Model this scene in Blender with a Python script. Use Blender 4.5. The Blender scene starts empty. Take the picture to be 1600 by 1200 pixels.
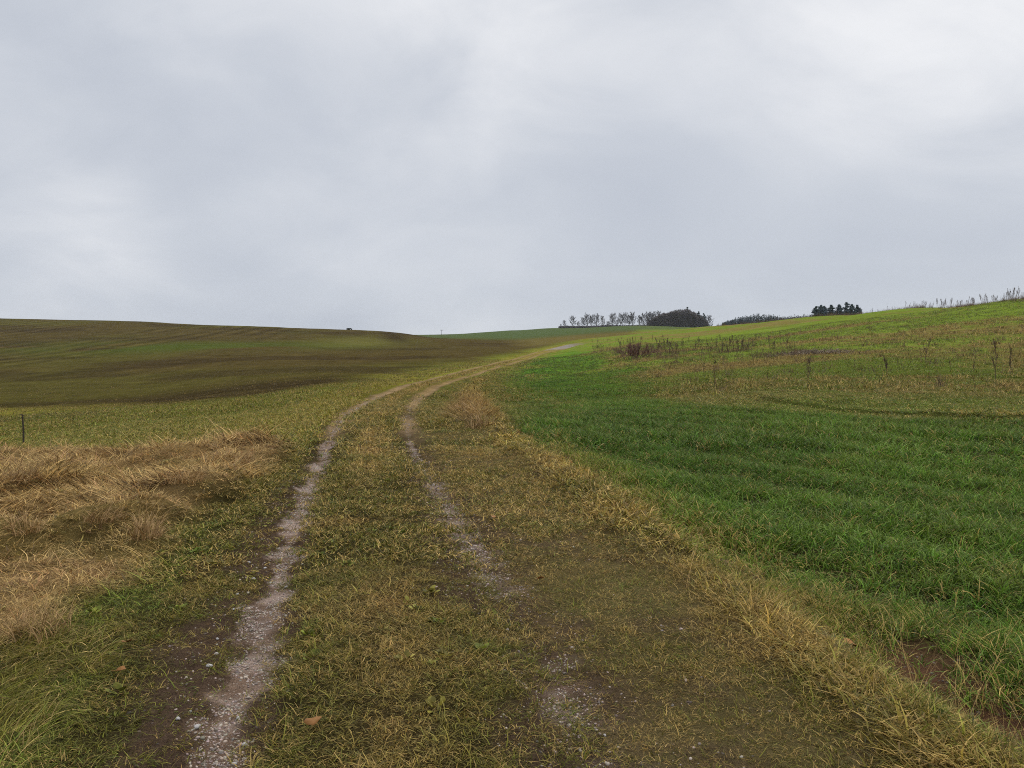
import bpy, bmesh, math, random
import numpy as np
from mathutils import Vector, Matrix
R = math.radians
random.seed(7)
rng = np.random.default_rng(11)
SC = bpy.context.scene
COL = SC.collection

# ------------------------------------------------------------------ camera
F = 1209.0            # focal length in pixels of a 1600 px wide frame
HOR = 590.0           # level line in that frame
EYE = 1.6
cam_d = bpy.data.cameras.new('camera')
cam = bpy.data.objects.new('camera', cam_d)
COL.objects.link(cam)
cam_d.sensor_width = 36.0
cam_d.lens = F / 1600.0 * 36.0
cam_d.shift_y = (HOR - 600.0) / 1600.0
cam_d.clip_start = 0.05
cam_d.clip_end = 8000
cam.location = (0, 0, EYE)
cam.rotation_euler = (R(90), 0, 0)
SC.camera = cam

# ------------------------------------------------------------------ light, sky, exposure
SUN_EL, SUN_AZ = R(55), R(25)
w = bpy.data.worlds.new('World'); SC.world = w; w.use_nodes = True
nt = w.node_tree; nt.nodes.clear()
def N(t, ty, **kw):
    n = t.nodes.new(ty)
    for k, v in kw.items():
        setattr(n, k, v)
    return n
def mathn(t, op, a, b=None, c=None):
    n = N(t, 'ShaderNodeMath', operation=op)
    for i, v in enumerate((a, b, c)):
        if v is None: continue
        if isinstance(v, (int, float)): n.inputs[i].default_value = v
        else: t.links.new(v, n.inputs[i])
    return n.outputs[0]
def mixc(t, fac, a, b, blend='MIX'):
    n = N(t, 'ShaderNodeMix', data_type='RGBA', blend_type=blend)
    for s, v in ((n.inputs[0], fac), (n.inputs[6], a), (n.inputs[7], b)):
        if isinstance(v, (int, float)): s.default_value = v
        elif isinstance(v, tuple): s.default_value = (*v, 1) if len(v) == 3 else v
        else: t.links.new(v, s)
    return n.outputs[2]
out = N(nt, 'ShaderNodeOutputWorld'); bg = N(nt, 'ShaderNodeBackground')
nt.links.new(bg.outputs[0], out.inputs[0])
sky = N(nt, 'ShaderNodeTexSky', sky_type='NISHITA'); sky.sun_disc = False
sky.sun_elevation = SUN_EL; sky.sun_rotation = SUN_AZ
tc = N(nt, 'ShaderNodeTexCoord')
sep = N(nt, 'ShaderNodeSeparateXYZ'); nt.links.new(tc.outputs['Generated'], sep.inputs[0])
dx, dy, dz = sep.outputs
zc = mathn(nt, 'ADD', mathn(nt, 'MAXIMUM', dz, 0.0), 0.50)
cx = mathn(nt, 'MULTIPLY', mathn(nt, 'DIVIDE', dx, zc), 0.80); cy = mathn(nt, 'DIVIDE', dy, zc)
comb = N(nt, 'ShaderNodeCombineXYZ'); nt.links.new(cx, comb.inputs[0]); nt.links.new(cy, comb.inputs[1])
def wnoise(scale, detail, off, rough=0.5, dist=0.0):
    m = N(nt, 'ShaderNodeMapping'); m.inputs['Location'].default_value = off
    nt.links.new(comb.outputs[0], m.inputs[0])
    n = N(nt, 'ShaderNodeTexNoise'); n.inputs['Scale'].default_value = scale
    n.inputs['Detail'].default_value = detail; n.inputs['Roughness'].default_value = rough
    n.inputs['Distortion'].default_value = dist
    nt.links.new(m.outputs[0], n.inputs['Vector']); return n.outputs[0]
n1 = wnoise(0.95, 3, (3.1, 1.7, 0), 0.45, 0.25)
n2 = wnoise(2.3, 6, (7.3, 2.2, 4), 0.5, 0.4)
n3 = wnoise(4.2, 7, (1.3, 5.2, 9), 0.55, 0.5)
cl = mathn(nt, 'ADD', mathn(nt, 'ADD', mathn(nt, 'MULTIPLY', n1, 0.50), mathn(nt, 'MULTIPLY', n2, 0.34)), mathn(nt, 'MULTIPLY', n3, 0.16))
cl = mathn(nt, 'MULTIPLY_ADD', mathn(nt, 'SUBTRACT', cl, 0.5), 2.1, 0.47)
def pixdir(px, py):
    v = Vector(((px-800)/F, 1.0, -(py-HOR)/F)); return v.normalized()
def lobe(px, py, size, amp):
    global cl
    d = N(nt, 'ShaderNodeVectorMath', operation='DOT_PRODUCT')
    nt.links.new(tc.outputs['Generated'], d.inputs[0]); d.inputs[1].default_value = pixdir(px, py)
    e = mathn(nt, 'MULTIPLY', mathn(nt, 'SUBTRACT', d.outputs['Value'], 1.0), 2.0/size**2)
    g = mathn(nt, 'MULTIPLY', mathn(nt, 'POWER', 2.71828, e), amp)
    # ragged edge: the lobe is broken up by the cloud noise
    g = mathn(nt, 'MULTIPLY', g, mathn(nt, 'MULTIPLY_ADD', n3, 2.8, -0.4))
    cl = mathn(nt, 'ADD', cl, g)
lobe(790, 100, 0.11, 0.17); lobe(1420, 150, 0.15, 0.19); lobe(140, 375, 0.09, 0.24)
lobe(300, 30, 0.24, 0.18); lobe(950, 10, 0.28, 0.22); lobe(1050, 290, 0.16, -0.18); lobe(750, 260, 0.18, -0.08); lobe(1300, 320, 0.15, -0.12)
lobe(350, 250, 0.2, -0.08); lobe(1450, 400, 0.22, -0.16); lobe(650, 450, 0.20, 0.05); lobe(1560, 30, 0.22, 0.26)
ramp = N(nt, 'ShaderNodeValToRGB')
el = ramp.color_ramp.elements
el[0].position = 0.0; el[0].color = (0.45, 0.49, 0.575, 1)
el[1].position = 1.0; el[1].color = (0.88, 0.89, 0.915, 1)
e = el.new(0.45); e.color = (0.60, 0.635, 0.70, 1)
nt.links.new(cl, ramp.inputs[0])
skyc = mixc(nt, 1.0, sky.outputs[0], (0.08, 0.08, 0.08), 'MULTIPLY')
# an overcast sky is about twice as bright overhead as near the horizon
up = N(nt, 'ShaderNodeMapRange', interpolation_type='SMOOTHSTEP'); nt.links.new(dz, up.inputs[0])
up.inputs[1].default_value = 0.42; up.inputs[2].default_value = 0.95; up.inputs[3].default_value = 1.0; up.inputs[4].default_value = 2.4
nt.links.new(mixc(nt, 0.05, ramp.outputs[0], skyc), bg.inputs[0])
nt.links.new(up.outputs[0], bg.inputs[1])
sun_d = bpy.data.lights.new('sun', 'SUN'); sun = bpy.data.objects.new('sun', sun_d); COL.objects.link(sun)
sun_d.energy = 1.4; sun_d.angle = R(22); sun_d.color = (1.0, 0.95, 0.84)
sv = Vector((math.sin(SUN_AZ)*math.cos(SUN_EL), math.cos(SUN_AZ)*math.cos(SUN_EL), math.sin(SUN_EL)))
sun.rotation_euler = sv.to_track_quat('Z', 'Y').to_euler()
vs = SC.view_settings
vs.view_transform = 'Standard'; vs.look = 'None'; vs.exposure = 0.0; vs.gamma = 1.0
SC.cycles.use_denoising = False; SC.cycles.filter_width = 1.05
SC.cycles.max_bounces = 5; SC.cycles.diffuse_bounces = 2; SC.cycles.glossy_bounces = 2
SC.cycles.transmission_bounces = 3; SC.cycles.transparent_max_bounces = 6; SC.cycles.volume_bounces = 1
SC.cycles.caustics_reflective = False; SC.cycles.caustics_refractive = False

# ------------------------------------------------------------------ helpers
def vnoise(x, y, seed=0):
    x = np.asarray(x, float); y = np.asarray(y, float)
    ix = np.floor(x).astype(np.int64); iy = np.floor(y).astype(np.int64)
    fx = x-ix; fy = y-iy
    fx = fx*fx*fx*(fx*(fx*6-15)+10); fy = fy*fy*fy*(fy*(fy*6-15)+10)
    def h(a, b):
        n = (a*374761393 + b*668265263 + seed*1442695041) & 0xffffffff
        n = ((n ^ (n >> 13))*1274126177) & 0xffffffff
        n = n ^ (n >> 16)
        return (n & 0xffff)/65535.0
    a = h(ix, iy); b = h(ix+1, iy); c = h(ix, iy+1); d = h(ix+1, iy+1)
    return (a*(1-fx)+b*fx)*(1-fy)+(c*(1-fx)+d*fx)*fy
def fbm(x, y, scale, oct=3, seed=0):
    s = 0; a = 1; t = 0; f = 1.0/scale
    for i in range(oct):
        s = s+a*vnoise(x*f+17.3*i, y*f-9.1*i, seed+i*31); t += a; a *= .5; f *= 2.03
    return s/t
def sst(a, b, x):
    t = np.clip((x-a)/(b-a), 0, 1); return t*t*(3-2*t)
def pchip(xs, ys, q):
    xs = np.asarray(xs, float); ys = np.asarray(ys, float)
    h = np.diff(xs); dl = np.diff(ys)/h
    m = np.zeros(len(xs))
    for i in range(1, len(xs)-1):
        if dl[i-1]*dl[i] > 0:
            w1 = 2*h[i]+h[i-1]; w2 = h[i]+2*h[i-1]
            m[i] = (w1+w2)/(w1/dl[i-1]+w2/dl[i])
    m[0] = dl[0]; m[-1] = dl[-1]
    q = np.clip(q, xs[0], xs[-1])
    i = np.clip(np.searchsorted(xs, q)-1, 0, len(xs)-2)
    t = (q-xs[i])/h[i]; t2 = t*t; t3 = t2*t
    return (2*t3-3*t2+1)*ys[i]+(t3-2*t2+t)*h[i]*m[i]+(-2*t3+3*t2)*ys[i+1]+(t3-t2)*h[i]*m[i+1]

# ------------------------------------------------------------------ lie of the land
# surveyed profiles: along each bearing a list of (distance, level line reading) or z
def P(d, y): return (d, EYE-(y-HOR)/F*d)
def Z(d, z): return (d, z)
NEAR = [Z(.2, 0), Z(3, -.02), Z(6, .02)]
PROF = {
 -320: [Z(10, -.02), P(26, 700), P(45, 660), P(65, 640), P(110, 606), P(180, 560), P(270, 517), P(340, 496), P(400, 490), Z(480, 33), Z(700, 22), Z(3000, -20)],
 0: [Z(10, -.03), P(16, 732), P(26, 694), P(45, 655), P(65, 637), P(110, 603), P(180, 560), P(270, 523), P(340, 504), P(400, 499), Z(480, 30.5), Z(700, 22), Z(3000, -20)],
 200: [Z(10, 0), P(16, 712), P(26, 670), P(45, 643), P(60, 632), P(100, 603), P(170, 562), P(260, 527), P(330, 509), P(390, 503.5), Z(480, 27), Z(700, 20), Z(3000, -20)],
 400: [Z(9, .03), P(12, 740), P(16, 705), P(25, 663), P(38, 632), P(50, 619), P(90, 592), P(160, 560), P(240, 533), P(310, 515), P(350, 510.5), Z(430, 23), Z(700, 18), Z(3000, -20)],
 540: [Z(9, .04), P(11, 758), P(15, 703), P(20, 661), P(30, 630), P(45, 610), P(75, 592), P(140, 566), P(220, 540), P(290, 522), P(330, 516), Z(400, 20), Z(700, 17), Z(3000, -20)],
 620: [Z(9, .04), P(15, 703), P(20, 661), P(30, 630), P(45, 610), P(60, 600), P(90, 586), P(150, 562), P(220, 542), P(290, 527), P(330, 520.5), Z(400, 20), P(600, 526), Z(750, 33), Z(3000, -20)],
 690: [Z(9, .05), P(15, 703), P(20, 660), P(30, 631), P(45, 611), P(57, 601), P(75, 590), P(92, 583), P(115, 574), P(150, 561), P(220, 543), P(290, 531), P(340, 528), P(420, 526.3), P(520, 524.5), P(600, 523.5), Z(700, 35.2), Z(1000, 25), Z(3000, -20)],
 800: [Z(9, .06), P(15, 702), P(20, 659), P(30, 631), P(45, 611), P(60, 598.5), P(80, 587), P(105, 577), P(135, 567), P(155, 561), P(200, 549), P(250, 540), P(310, 532), P(400, 525), P(500, 519.5), P(560, 517), Z(700, 35), Z(1000, 25), Z(3000, -20)],
 870: [Z(9, .07), P(20, 657), P(30, 629), P(45, 609), P(60, 597), P(80, 585.5), P(105, 574), P(135, 563), P(165, 554), P(205, 545), P(225, 540), P(290, 530), P(370, 522), P(480, 515.5), P(540, 513.5), Z(700, 35), Z(1000, 25), Z(3000, -20)],
 1000: [Z(9, .10), P(20, 655), P(30, 624), P(45, 601), P(65, 582), P(85, 567), P(100, 557), P(130, 544), P(170, 533), P(220, 525), P(300, 518), P(420, 512.5), P(500, 510.5), Z(600, 34.8), Z(800, 33), Z(3000, -20)],
 1130: [Z(9, .10), P(20, 653), P(28, 623), P(38, 603), P(50, 587), P(65, 570), P(80, 557), P(100, 545), P(130, 532), P(170, 520), P(220, 511), P(260, 508.5), Z(330, 22), Z(500, 32), Z(800, 33), Z(3000, -20)],
 1300: [Z(9, .10), P(20, 652), P(27, 622), P(36, 600), P(48, 578), P(62, 558), P(80, 539), P(105, 520), P(140, 504), P(180, 495), P(205, 493.5), Z(260, 20.5), Z(330, 25), Z(500, 32), Z(800, 33), Z(3000, -20)],
 1450: [Z(9, .08), P(20, 651), P(26, 626), P(34, 602), P(45, 577), P(58, 555), P(75, 532), P(95, 510), P(125, 490), P(150, 482.5), P(165, 481), Z(220, 18.5), Z(500, 30), Z(800, 30), Z(3000, -20)],
 1600: [Z(9, .06), P(20, 650), P(25, 632), P(32, 607), P(42, 580), P(54, 555), P(70, 527), P(88, 499), P(108, 476), P(122, 468), P(130, 466.5), Z(170, 16.2), Z(500, 28), Z(800, 28), Z(3000, -20)],
 1920: [Z(9, .04), P(20, 648), P(25, 628), P(32, 602), P(42, 570), P(54, 542), P(70, 510), P(88, 480), P(108, 457), P(122, 448), P(130, 446), Z(170, 18), Z(500, 28), Z(800, 28), Z(3000, -20)],
}
LND = np.linspace(math.log(.2), math.log(3000), 640)
ucs = np.array(sorted(PROF)); ucu = (ucs-800)/F
UG = np.linspace(ucu[0], ucu[-1], 480)
tab0 = np.array([pchip([math.log(d) for d, _ in NEAR+PROF[c]], [z for _, z in NEAR+PROF[c]], LND) for c in ucs])
TAB = np.array([pchip(ucu, tab0[:, j], UG) for j in range(len(LND))]).T
UA0, UA1 = math.atan(UG[0]), math.atan(UG[-1])
def lookup(u, d):
    fu = np.clip((u-UG[0])/(UG[1]-UG[0]), 0, len(UG)-1.001); fd = np.clip((np.log(np.maximum(d, .2))-LND[0])/(LND[1]-LND[0]), 0, len(LND)-1.001)
    i = fu.astype(int); j = fd.astype(int); a = fu-i; b = fd-j
    return (TAB[i, j]*(1-a)+TAB[i+1, j]*a)*(1-b)+(TAB[i, j+1]*(1-a)+TAB[i+1, j+1]*a)*b
def base_z(X, Y):
    X = np.asarray(X, float); Y = np.asarray(Y, float)
    r = np.hypot(X, Y); th = np.arctan2(X, Y)
    thc = np.clip(th, UA0, UA1)
    front = lookup(np.tan(thc), r*np.cos(thc))
    # behind the viewer the two sides run into each other
    side = lookup(np.full_like(r, UG[0]), r*math.cos(UA0)); sid2 = lookup(np.full_like(r, UG[-1]), r*math.cos(UA1))
    k = .5+.5*np.sin(np.clip(th, -np.pi/2, np.pi/2))
    k = np.where(np.abs(th) > np.pi/2, .5+.5*np.sin(th), k)
    back = side*(1-k)+sid2*k
    wb = sst(0, .7, np.maximum(th-UA1, UA0-th))
    return front*(1-wb)+back*wb
def at(px, py, zf=None):
    u = (px-800)/F
    d = np.exp(np.linspace(math.log(1.2), math.log(1200), 3000))
    g = (zf or base_z)(u*d, d); ray = EYE-(py-HOR)/F*d
    k = np.argmax(ray <= g+1e-4)
    if not (ray <= g+1e-4).any(): k = np.argmin(ray-g)
    return np.array((u*d[k], d[k]))
def line(pts, smooth=2, res=1):
    w_ = np.array([at(*p) for p in pts])
    for _ in range(smooth):                      # corner cutting
        q = np.empty((2*(len(w_)-1)+2, 2)); q[0] = w_[0]; q[-1] = w_[-1]
        q[1:-1:2] = w_[:-1]*.75+w_[1:]*.25; q[2:-1:2] = w_[:-1]*.25+w_[1:]*.75
        w_ = q
    return w_
def dist_line(X, Y, pl):
    """unsigned distance, signed side (+ = right of the line when walking along it) and length along it"""
    X = np.asarray(X, float); Y = np.asarray(Y, float)
    best = np.full(X.shape, 1e18); side = np.zeros(X.shape)
    for a, b in zip(pl[:-1], pl[1:]):
        ab = b-a; L2 = max((ab**2).sum(), 1e-9)
        t = np.clip(((X-a[0])*ab[0]+(Y-a[1])*ab[1])/L2, 0, 1)
        qx = X-(a[0]+t*ab[0]); qy = Y-(a[1]+t*ab[1]); d2 = qx*qx+qy*qy
        m = d2 < best
        best = np.where(m, d2, best)
        side = np.where(m, qx*ab[1]-qy*ab[0], side)
    return np.sqrt(best), np.sign(side)
def in_poly(X, Y, pl):
    c = np.zeros(np.shape(X), bool)
    for a, b in zip(pl, np.roll(pl, -1, 0)):
        if a[1] == b[1]: continue
        c ^= ((a[1] > Y) != (b[1] > Y)) & (X < (b[0]-a[0])*(Y-a[1])/(b[1]-a[1])+a[0])
    return c
def sdf(X, Y, pl):
    """positive inside"""
    d, _ = dist_line(X, Y, np.vstack([pl, pl[:1]])); return np.where(in_poly(X, Y, pl), d, -d)

LRUT = line([(318, 1240), (340, 1180), (365, 1100), (403, 1000), (432, 900), (464, 800), (487, 750), (507, 700), (524, 665), (545, 643), (570, 629), (597, 615), (625, 606), (650, 599), (687, 588), (725, 579), (762, 570), (800, 561.5), (828, 554), (858, 545), (900, 536), (925, 533), (950, 530), (975, 527), (1000, 525)])
RRUT = line([(975, 1240), (925, 1170), (893, 1100), (850, 1020), (790, 930), (735, 850), (702, 790), (668, 735), (642, 695), (636, 662), (642, 636), (658, 616), (687, 601), (725, 590), (762, 578), (800, 567.5), (830, 559), (860, 549), (905, 538.8), (930, 535), (955, 531.5), (1000, 526.5)])
EDGE = line([(1600, 1240), (1490, 1165), (1400, 1098), (1300, 1024), (1200, 955), (1100, 886), (1000, 812), (900, 745), (830, 702), (775, 665), (750, 628), (738, 605), (762, 584), (800, 571), (845, 557), (880, 547)])
FIELD = np.vstack([line([(-330, 645), (0, 638), (100, 636), (200, 637), (300, 634), (400, 621), (500, 607), (600, 593), (700, 576), (760, 565), (800, 556), (850, 543), (880, 537)]), line([(880, 534.5), (930, 528), (1000, 522)], 1), np.array([at(1010, 513)]), np.array([[120, 900], [-500, 900], [-700, 300], [-200, 60]])])
CROP = np.vstack([EDGE, line([(895, 543), (930, 541), (950, 552), (1000, 566), (1060, 583), (1110, 598), (1180, 618), (1300, 634), (1450, 645), (1600, 652), (1900, 655)], 1), np.array([[26, 18], [12, 3], [6, 0.5]])])
DRY = line([(-330, 705), (0, 708), (100, 703), (200, 708), (300, 702), (380, 696), (425, 700), (412, 735), (350, 768), (290, 800), (258, 835), (238, 868), (205, 900), (150, 925), (130, 960), (110, 1000), (60, 1012), (0, 1028), (-330, 1080)], 1)
MEADOW_TOP = line([(1000, 536), (1100, 512), (1300, 497), (1600, 470)], 1)

def zones(X, Y):
    """weights and distances that every ground colour and every scatter reads"""
    X = np.asarray(X, float); Y = np.asarray(Y, float); z = {}
    wob = (fbm(X, Y, .5, 3, 5)-.5); wob2 = (fbm(X, Y, 2.5, 3, 9)-.5); wob3 = fbm(X, Y, 14, 3, 12)-.5
    r = np.hypot(X, Y)
    dl, _ = dist_line(X, Y, LRUT); dr, sr = dist_line(X, Y, RRUT)
    _, sl = dist_line(X, Y, LRUT)
    de, se = dist_line(X, Y, EDGE)
    z['dl'], z['dr'], z['de'], z['se'], z['r'] = dl, dr, de*se, se, r
    z['tl'] = dl*sl; z['tr'] = dr*sr
    z['between'] = ((sl > 0) & (sr < 0))
    far = sst(120, 170, Y)
    hw = .13+.07*wob2+.14*wob+.22*(fbm(X, Y, .16, 2, 6)-.5)+.15*sst(40, 140, Y)
    gap = .6*sst(.58, .74, fbm(X, Y, 1.3, 2, 77))*.16
    thin = sst(15, 22, Y)*(1-sst(100, 190, Y))
    dens = np.clip(1-.5*thin*sst(.42, .66, fbm(X, Y, 3.5, 2, 41)), 0, 1)
    z['gl'] = np.clip(sst(hw+.05, hw-.05, dl+gap)*dens, 0, 1)*(1-sst(60, 120, Y))
    bumps = lambda c_, w_, a_: a_*np.exp(-((Y-c_)/w_)**4)
    pr = np.maximum.reduce([bumps(4.15, .45, .6), bumps(6.15, .42, .75), bumps(8.2, 1.5, 1.0), bumps(11.2, 1.0, .75), bumps(17.0, 5, .95)])*sst(.22, .5, fbm(X, Y, .5, 3, 63))
    pr = np.maximum(pr, (.30+.35*sst(6, 9, Y))*sst(.38, .6, fbm(X*.9, Y*.5, 1.2, 3, 64)))
    z['gr'] = np.clip(sst(hw+.10, hw-.10, dr+gap*.6+.05*sst(9, 12, Y))*pr*(1-.75*sst(18, 26, Y)*(1-sst(120, 190, Y))), 0, 1)*(1-sst(60, 120, Y))
    # soil: beside the left rut, along the right rut, worn ground between right rut and the ridge
    soil = .95*sst(.56, .18, np.where(z['tl'] < 0, dl*1.0, dl*2.0)+.55*wob+.3*wob2)*(1-.55*sst(7, 13, Y))
    soil = np.maximum(soil, .75*sst(.52, .12, dr+.7*wob+.35*wob2)*(1-.4*sst(9, 18, Y)))
    worn = (sr > 0)*(z['de'] < -.25)
    soil = np.maximum(soil, worn*sst(.54, .72, fbm(X, Y, .45, 3, 22))*.45*(1-sst(10, 22, Y)))
    ruts = sst(.50+.2*sst(60, 150, Y), .15, np.minimum(dl, dr)+.3*wob)*sst(15, 20, Y)*(1-.8*sst(20, 24, Y)*sst(29, 25, Y)*(dr < dl))*(1-sst(250, 320, Y))
    z['ruts'] = ruts
    soil = np.maximum(soil, .8*ruts*(1-sst(120, 200, Y)))
    # bare strip in the near furrow between ridge and crop
    fur = sst(.12, .30, z['de'])*sst(1.15+.5*wob2, .55, z['de'])*(1-sst(4.6, 6.2, Y+.8*wob2))
    fur = np.maximum(fur, .85*sst(.10, .25, z['de'])*sst(.62, .36, z['de'])*sst(.36, .54, fbm(X, Y, 1.2, 2, 88))*(Y < 22))
    z['soil'] = np.clip(soil, 0, 1); z['fur'] = np.clip(fur, 0, 1)
    z['ridge'] = np.exp(-((z['de']+.15+.2*wob2)/(.25+.12*wob))**2)*(r < 70)
    sc = sdf(X, Y, CROP)
    z['sc'] = sc
    top = sst(12, 40, Y)                       # upper edge melts into the meadow
    z['crop'] = sst(-.05, .12+5*top, sc+wob2*.5+wob3*9*sst(14, 30, Y)*(X > 1.5))*(Y > .3)
    sd = sdf(X, Y, DRY); z['sd'] = sd
    z['dry'] = sst(-.25, .35, sd+wob2*1.1+wob*.5)
    sf = sdf(X, Y, FIELD); z['sf'] = sf
    z['field'] = sst(-3, 7, sf+wob3*8+wob2*2.5)
    z['mead'] = ((X > 2)*(1-z['crop'])*(z['de'] > 0)*sst(18, 24, Y)).astype(float)
    z['n05'], z['n25'], z['n14'] = wob, wob2, wob3
    return z

def det_z(X, Y, z=None):
    X = np.asarray(X, float); Y = np.asarray(Y, float)
    if z is None: z = zones(X, Y)
    r = z['r']; nearw = 1-sst(60, 140, r)
    h = -.080*np.exp(-(z['dl']/.24)**2)*nearw-.062*np.exp(-(z['dr']/.26)**2)*nearw
    h += .03*z['between']*(1-np.exp(-(np.minimum(z['dl'], z['dr'])/.4)**2))*nearw
    h += .10*z['ridge']-.13*sst(0, .6, z['de'])*sst(0, .3, z['sc']+.3)*nearw
    h += .05*(fbm(X, Y, 1.1, 3, 3)-.5)*nearw+.012*(fbm(X, Y, .12, 2, 4)-.5)*(1-sst(8, 16, r))
    h += .02*z['soil']*(fbm(X, Y, .06, 2, 8)-.5)*(1-sst(6, 10, r))
    h += .32*z['dry']*sst(.35, .8, fbm(X, Y, 1.3, 3, 14))
    # wheelings and drill rows in the crop
    rows = np.cos((X*.83+Y*.55)*2*np.pi/1.75+3.2*fbm(X, Y, 5, 2, 19))
    h += .032*rows*z['crop']*(1-sst(25, 50, r))
    h += .30*(fbm(X, Y, 6, 3, 33)-.5)*z['mead']+.25*(fbm(X, Y, 9, 2, 35)-.5)*sst(20, 50, r)*(1-z['mead'])
    h += (1-.7*sst(180, 260, r))*(fbm(X, Y, 60, 2, 36)-.5)*sst(80, 200, r)*z['field']
    return h
def gz(X, Y, z=None):
    return base_z(X, Y)+det_z(X, Y, z)

def lerp(a, b, t):
    t = np.asarray(t)[..., None]; return a*(1-t)+np.asarray(b)*t
C = {k: np.array(v) for k, v in dict(
    soil=(.085, .055, .036), track=(.205, .135, .093), gravel=(.40, .295, .235), olive=(.140, .132, .020), lgreen=(.130, .165, .022),
    ygreen=(.235, .215, .026), tan=(.40, .255, .080), straw=(.41, .26, .105), crop=(.098, .190, .020), cropd=(.066, .144, .015),
    mead=(.142, .186, .024), mbrown=(.185, .145, .042), field=(.066, .048, .015), fdark=(.033, .021, .011), fgreen=(.072, .066, .014),
    fargreen=(.075, .100, .034), reddry=(.27, .150, .062)).items()}

def cover(X, Y, z):
    """colour of what grows at a spot (used for the blades and, darkened by soil and painted contact shade, for the sheet)"""
    n1 = fbm(X, Y, .9, 3, 51); n2 = fbm(X, Y, 4, 3, 52); n3 = fbm(X, Y, 22, 3, 53); n4 = fbm(X*.5, Y, .35, 2, 54)
    c = lerp(np.broadcast_to(C['olive'], X.shape+(3,)), C['lgreen'], sst(.38, .7, n1*.6+n2*.4))
    c = lerp(c, C['tan'], .55*sst(.52, .72, n4*.5+n1*.5))
    # middle strip: a straw-coloured crown between the wheels
    mid = z['between']*np.exp(-((z['dl']-z['dr']+.25*z['n25'])/.62)**2)
    c = lerp(c, C['tan'], .80*mid*sst(.28, .55, n1*.6+n2*.4))
    c = lerp(c, C['ygreen'], .8*sst(10, 22, Y)*(1-.65*sst(50, 120, Y))*(z['tl'] < -.3)*(1-z['dry']))
    c = lerp(c, C['lgreen'], .55*sst(.4, .65, n3)*sst(14, 26, Y)*(z['tl'] < -3))
    bl = (z['tl'] < -.7)*(Y < 9)*(1-z['dry'])
    c = lerp(c, C['lgreen']*np.array((1.1, 1.15, 1)), .7*bl*sst(.35, .6, n1))
    c = lerp(c, C['tan'], .25*bl*sst(.5, .7, n2))
    c = lerp(c, C['tan']*np.array((.95, 1.04, .85)), .66*np.clip(z['ridge']*1.25, 0, 1)*sst(.27, .52, n1*.5+n2*.5))
    c = lerp(c, lerp(np.broadcast_to(C['straw'], X.shape+(3,)), C['reddry'], sst(.30, .56, n2*.6+n1*.4)), .92*z['dry'])
    c = lerp(c, C['olive'], .42*z['dry']*sst(.56, .70, fbm(X, Y, 1.8, 3, 50)))
    cr = lerp(np.broadcast_to(C['crop'], X.shape+(3,)), C['cropd'], sst(.4, .65, n2))
    cr = lerp(cr, C['ygreen'], .50*sst(1.2, .25, z['sc']+1.2*z['n25'])*(Y < 16))
    cr = lerp(cr, C['lgreen'], .5*sst(.55, .75, n1*.5+n3*.5))
    tp_ = at(35, 658); pt = np.exp(-(((X-tp_[0]+3)/7)**2+((Y-tp_[1])/7)**2)**2); c = lerp(c, C['soil']*1.1, .6*pt*sst(.35, .65, n1*.5+n2*.5))
    cr = lerp(cr, C['mead']*.85, .6*sst(13, 27, Y)*sst(3, 7, X)*sst(.35, .6, n2*.5+n1*.5))
    c = lerp(c, cr, z['crop'])
    me = lerp(np.broadcast_to(C['mead'], X.shape+(3,)), C['mbrown'], sst(.45, .63, fbm(X*.45, Y, 9, 3, 57)*.7+n1*.3))
    low = sst(24, 30, Y)*sst(75, 46, Y)*(X > 6)
    me = lerp(me, C['mbrown']*1.1, .45*low*sst(.34, .6, n2*.6+n3*.4))
    me = lerp(me, C['mead']*np.array((1.05, 1.1, 1.)), .5*sst(.50, .62, fbm(X*.35, Y, 14, 3, 58))*(1-low*.6))
    c = lerp(c, me, z['mead'])
    # the sown hill on the left: earth showing through young growth, drill lines running over the hill
    fb = lerp(np.broadcast_to(C['field'], X.shape+(3,)), C['fgreen'], .6*sst(.44, .66, fbm(X*.6, Y*.35, 30, 4, 61)))
    fb = lerp(fb, C['fdark'], .5*sst(.50, .68, fbm(X*.5, Y*.8, 18, 4, 62)))
    fb = fb*(.78+.44*fbm(X, Y*.45, 1.3, 3, 68))[..., None]*(.9+.2*fbm(X*.4, Y, 4, 3, 69))[..., None]
    ln = np.sin((X+.00028*(Y-120)**2)*2*np.pi/7.5+2*fbm(X, Y, 40, 2, 66))
    fb = fb*(1+.26*ln*sst(90, 170, Y)*sst(-28, -55, X)*sst(.35, .6, fbm(X, Y*.3, 30, 2, 67)))[..., None]
    fb = fb*1.12; fb = lerp(fb, C['fdark'], .8*sst(24, 1, z['sf']+9*z['n14'])*np.exp(-((X+24)/19)**2)*sst(100, 66, Y))
    gp = np.exp(-(((X+49)/13)**2+((Y-236)/34)**2)); fb = lerp(fb, (.125, .115, .028), .8*gp)
    dk = np.exp(-(((X+46+.22*(Y-270)-6)/4.5)**2+((Y-285)/36)**2)); fb = lerp(fb, C['fdark'], .75*dk)
    g2 = np.exp(-(((X+95)/48)**2+((Y-215)/22)**2)); fb = lerp(fb, (.062, .085, .014), .8*g2*sst(.3, .55, n3))
    farh = sst(300, 400, Y+.35*X+20*z['n14'])*sst(-90, -50, X)
    fb = lerp(fb, C['mbrown']*.8, .7*sst(215, 260, Y)*(1-farh)*sst(-5, 10, X))
    fb = lerp(fb, C['fargreen'], .9*farh)
    c = lerp(c, fb, z['field'])
    c = lerp(c, C['fargreen'], sst(290, 400, Y)*(X > -40)*.85)
    return np.clip(c, 0, 1)

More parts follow.
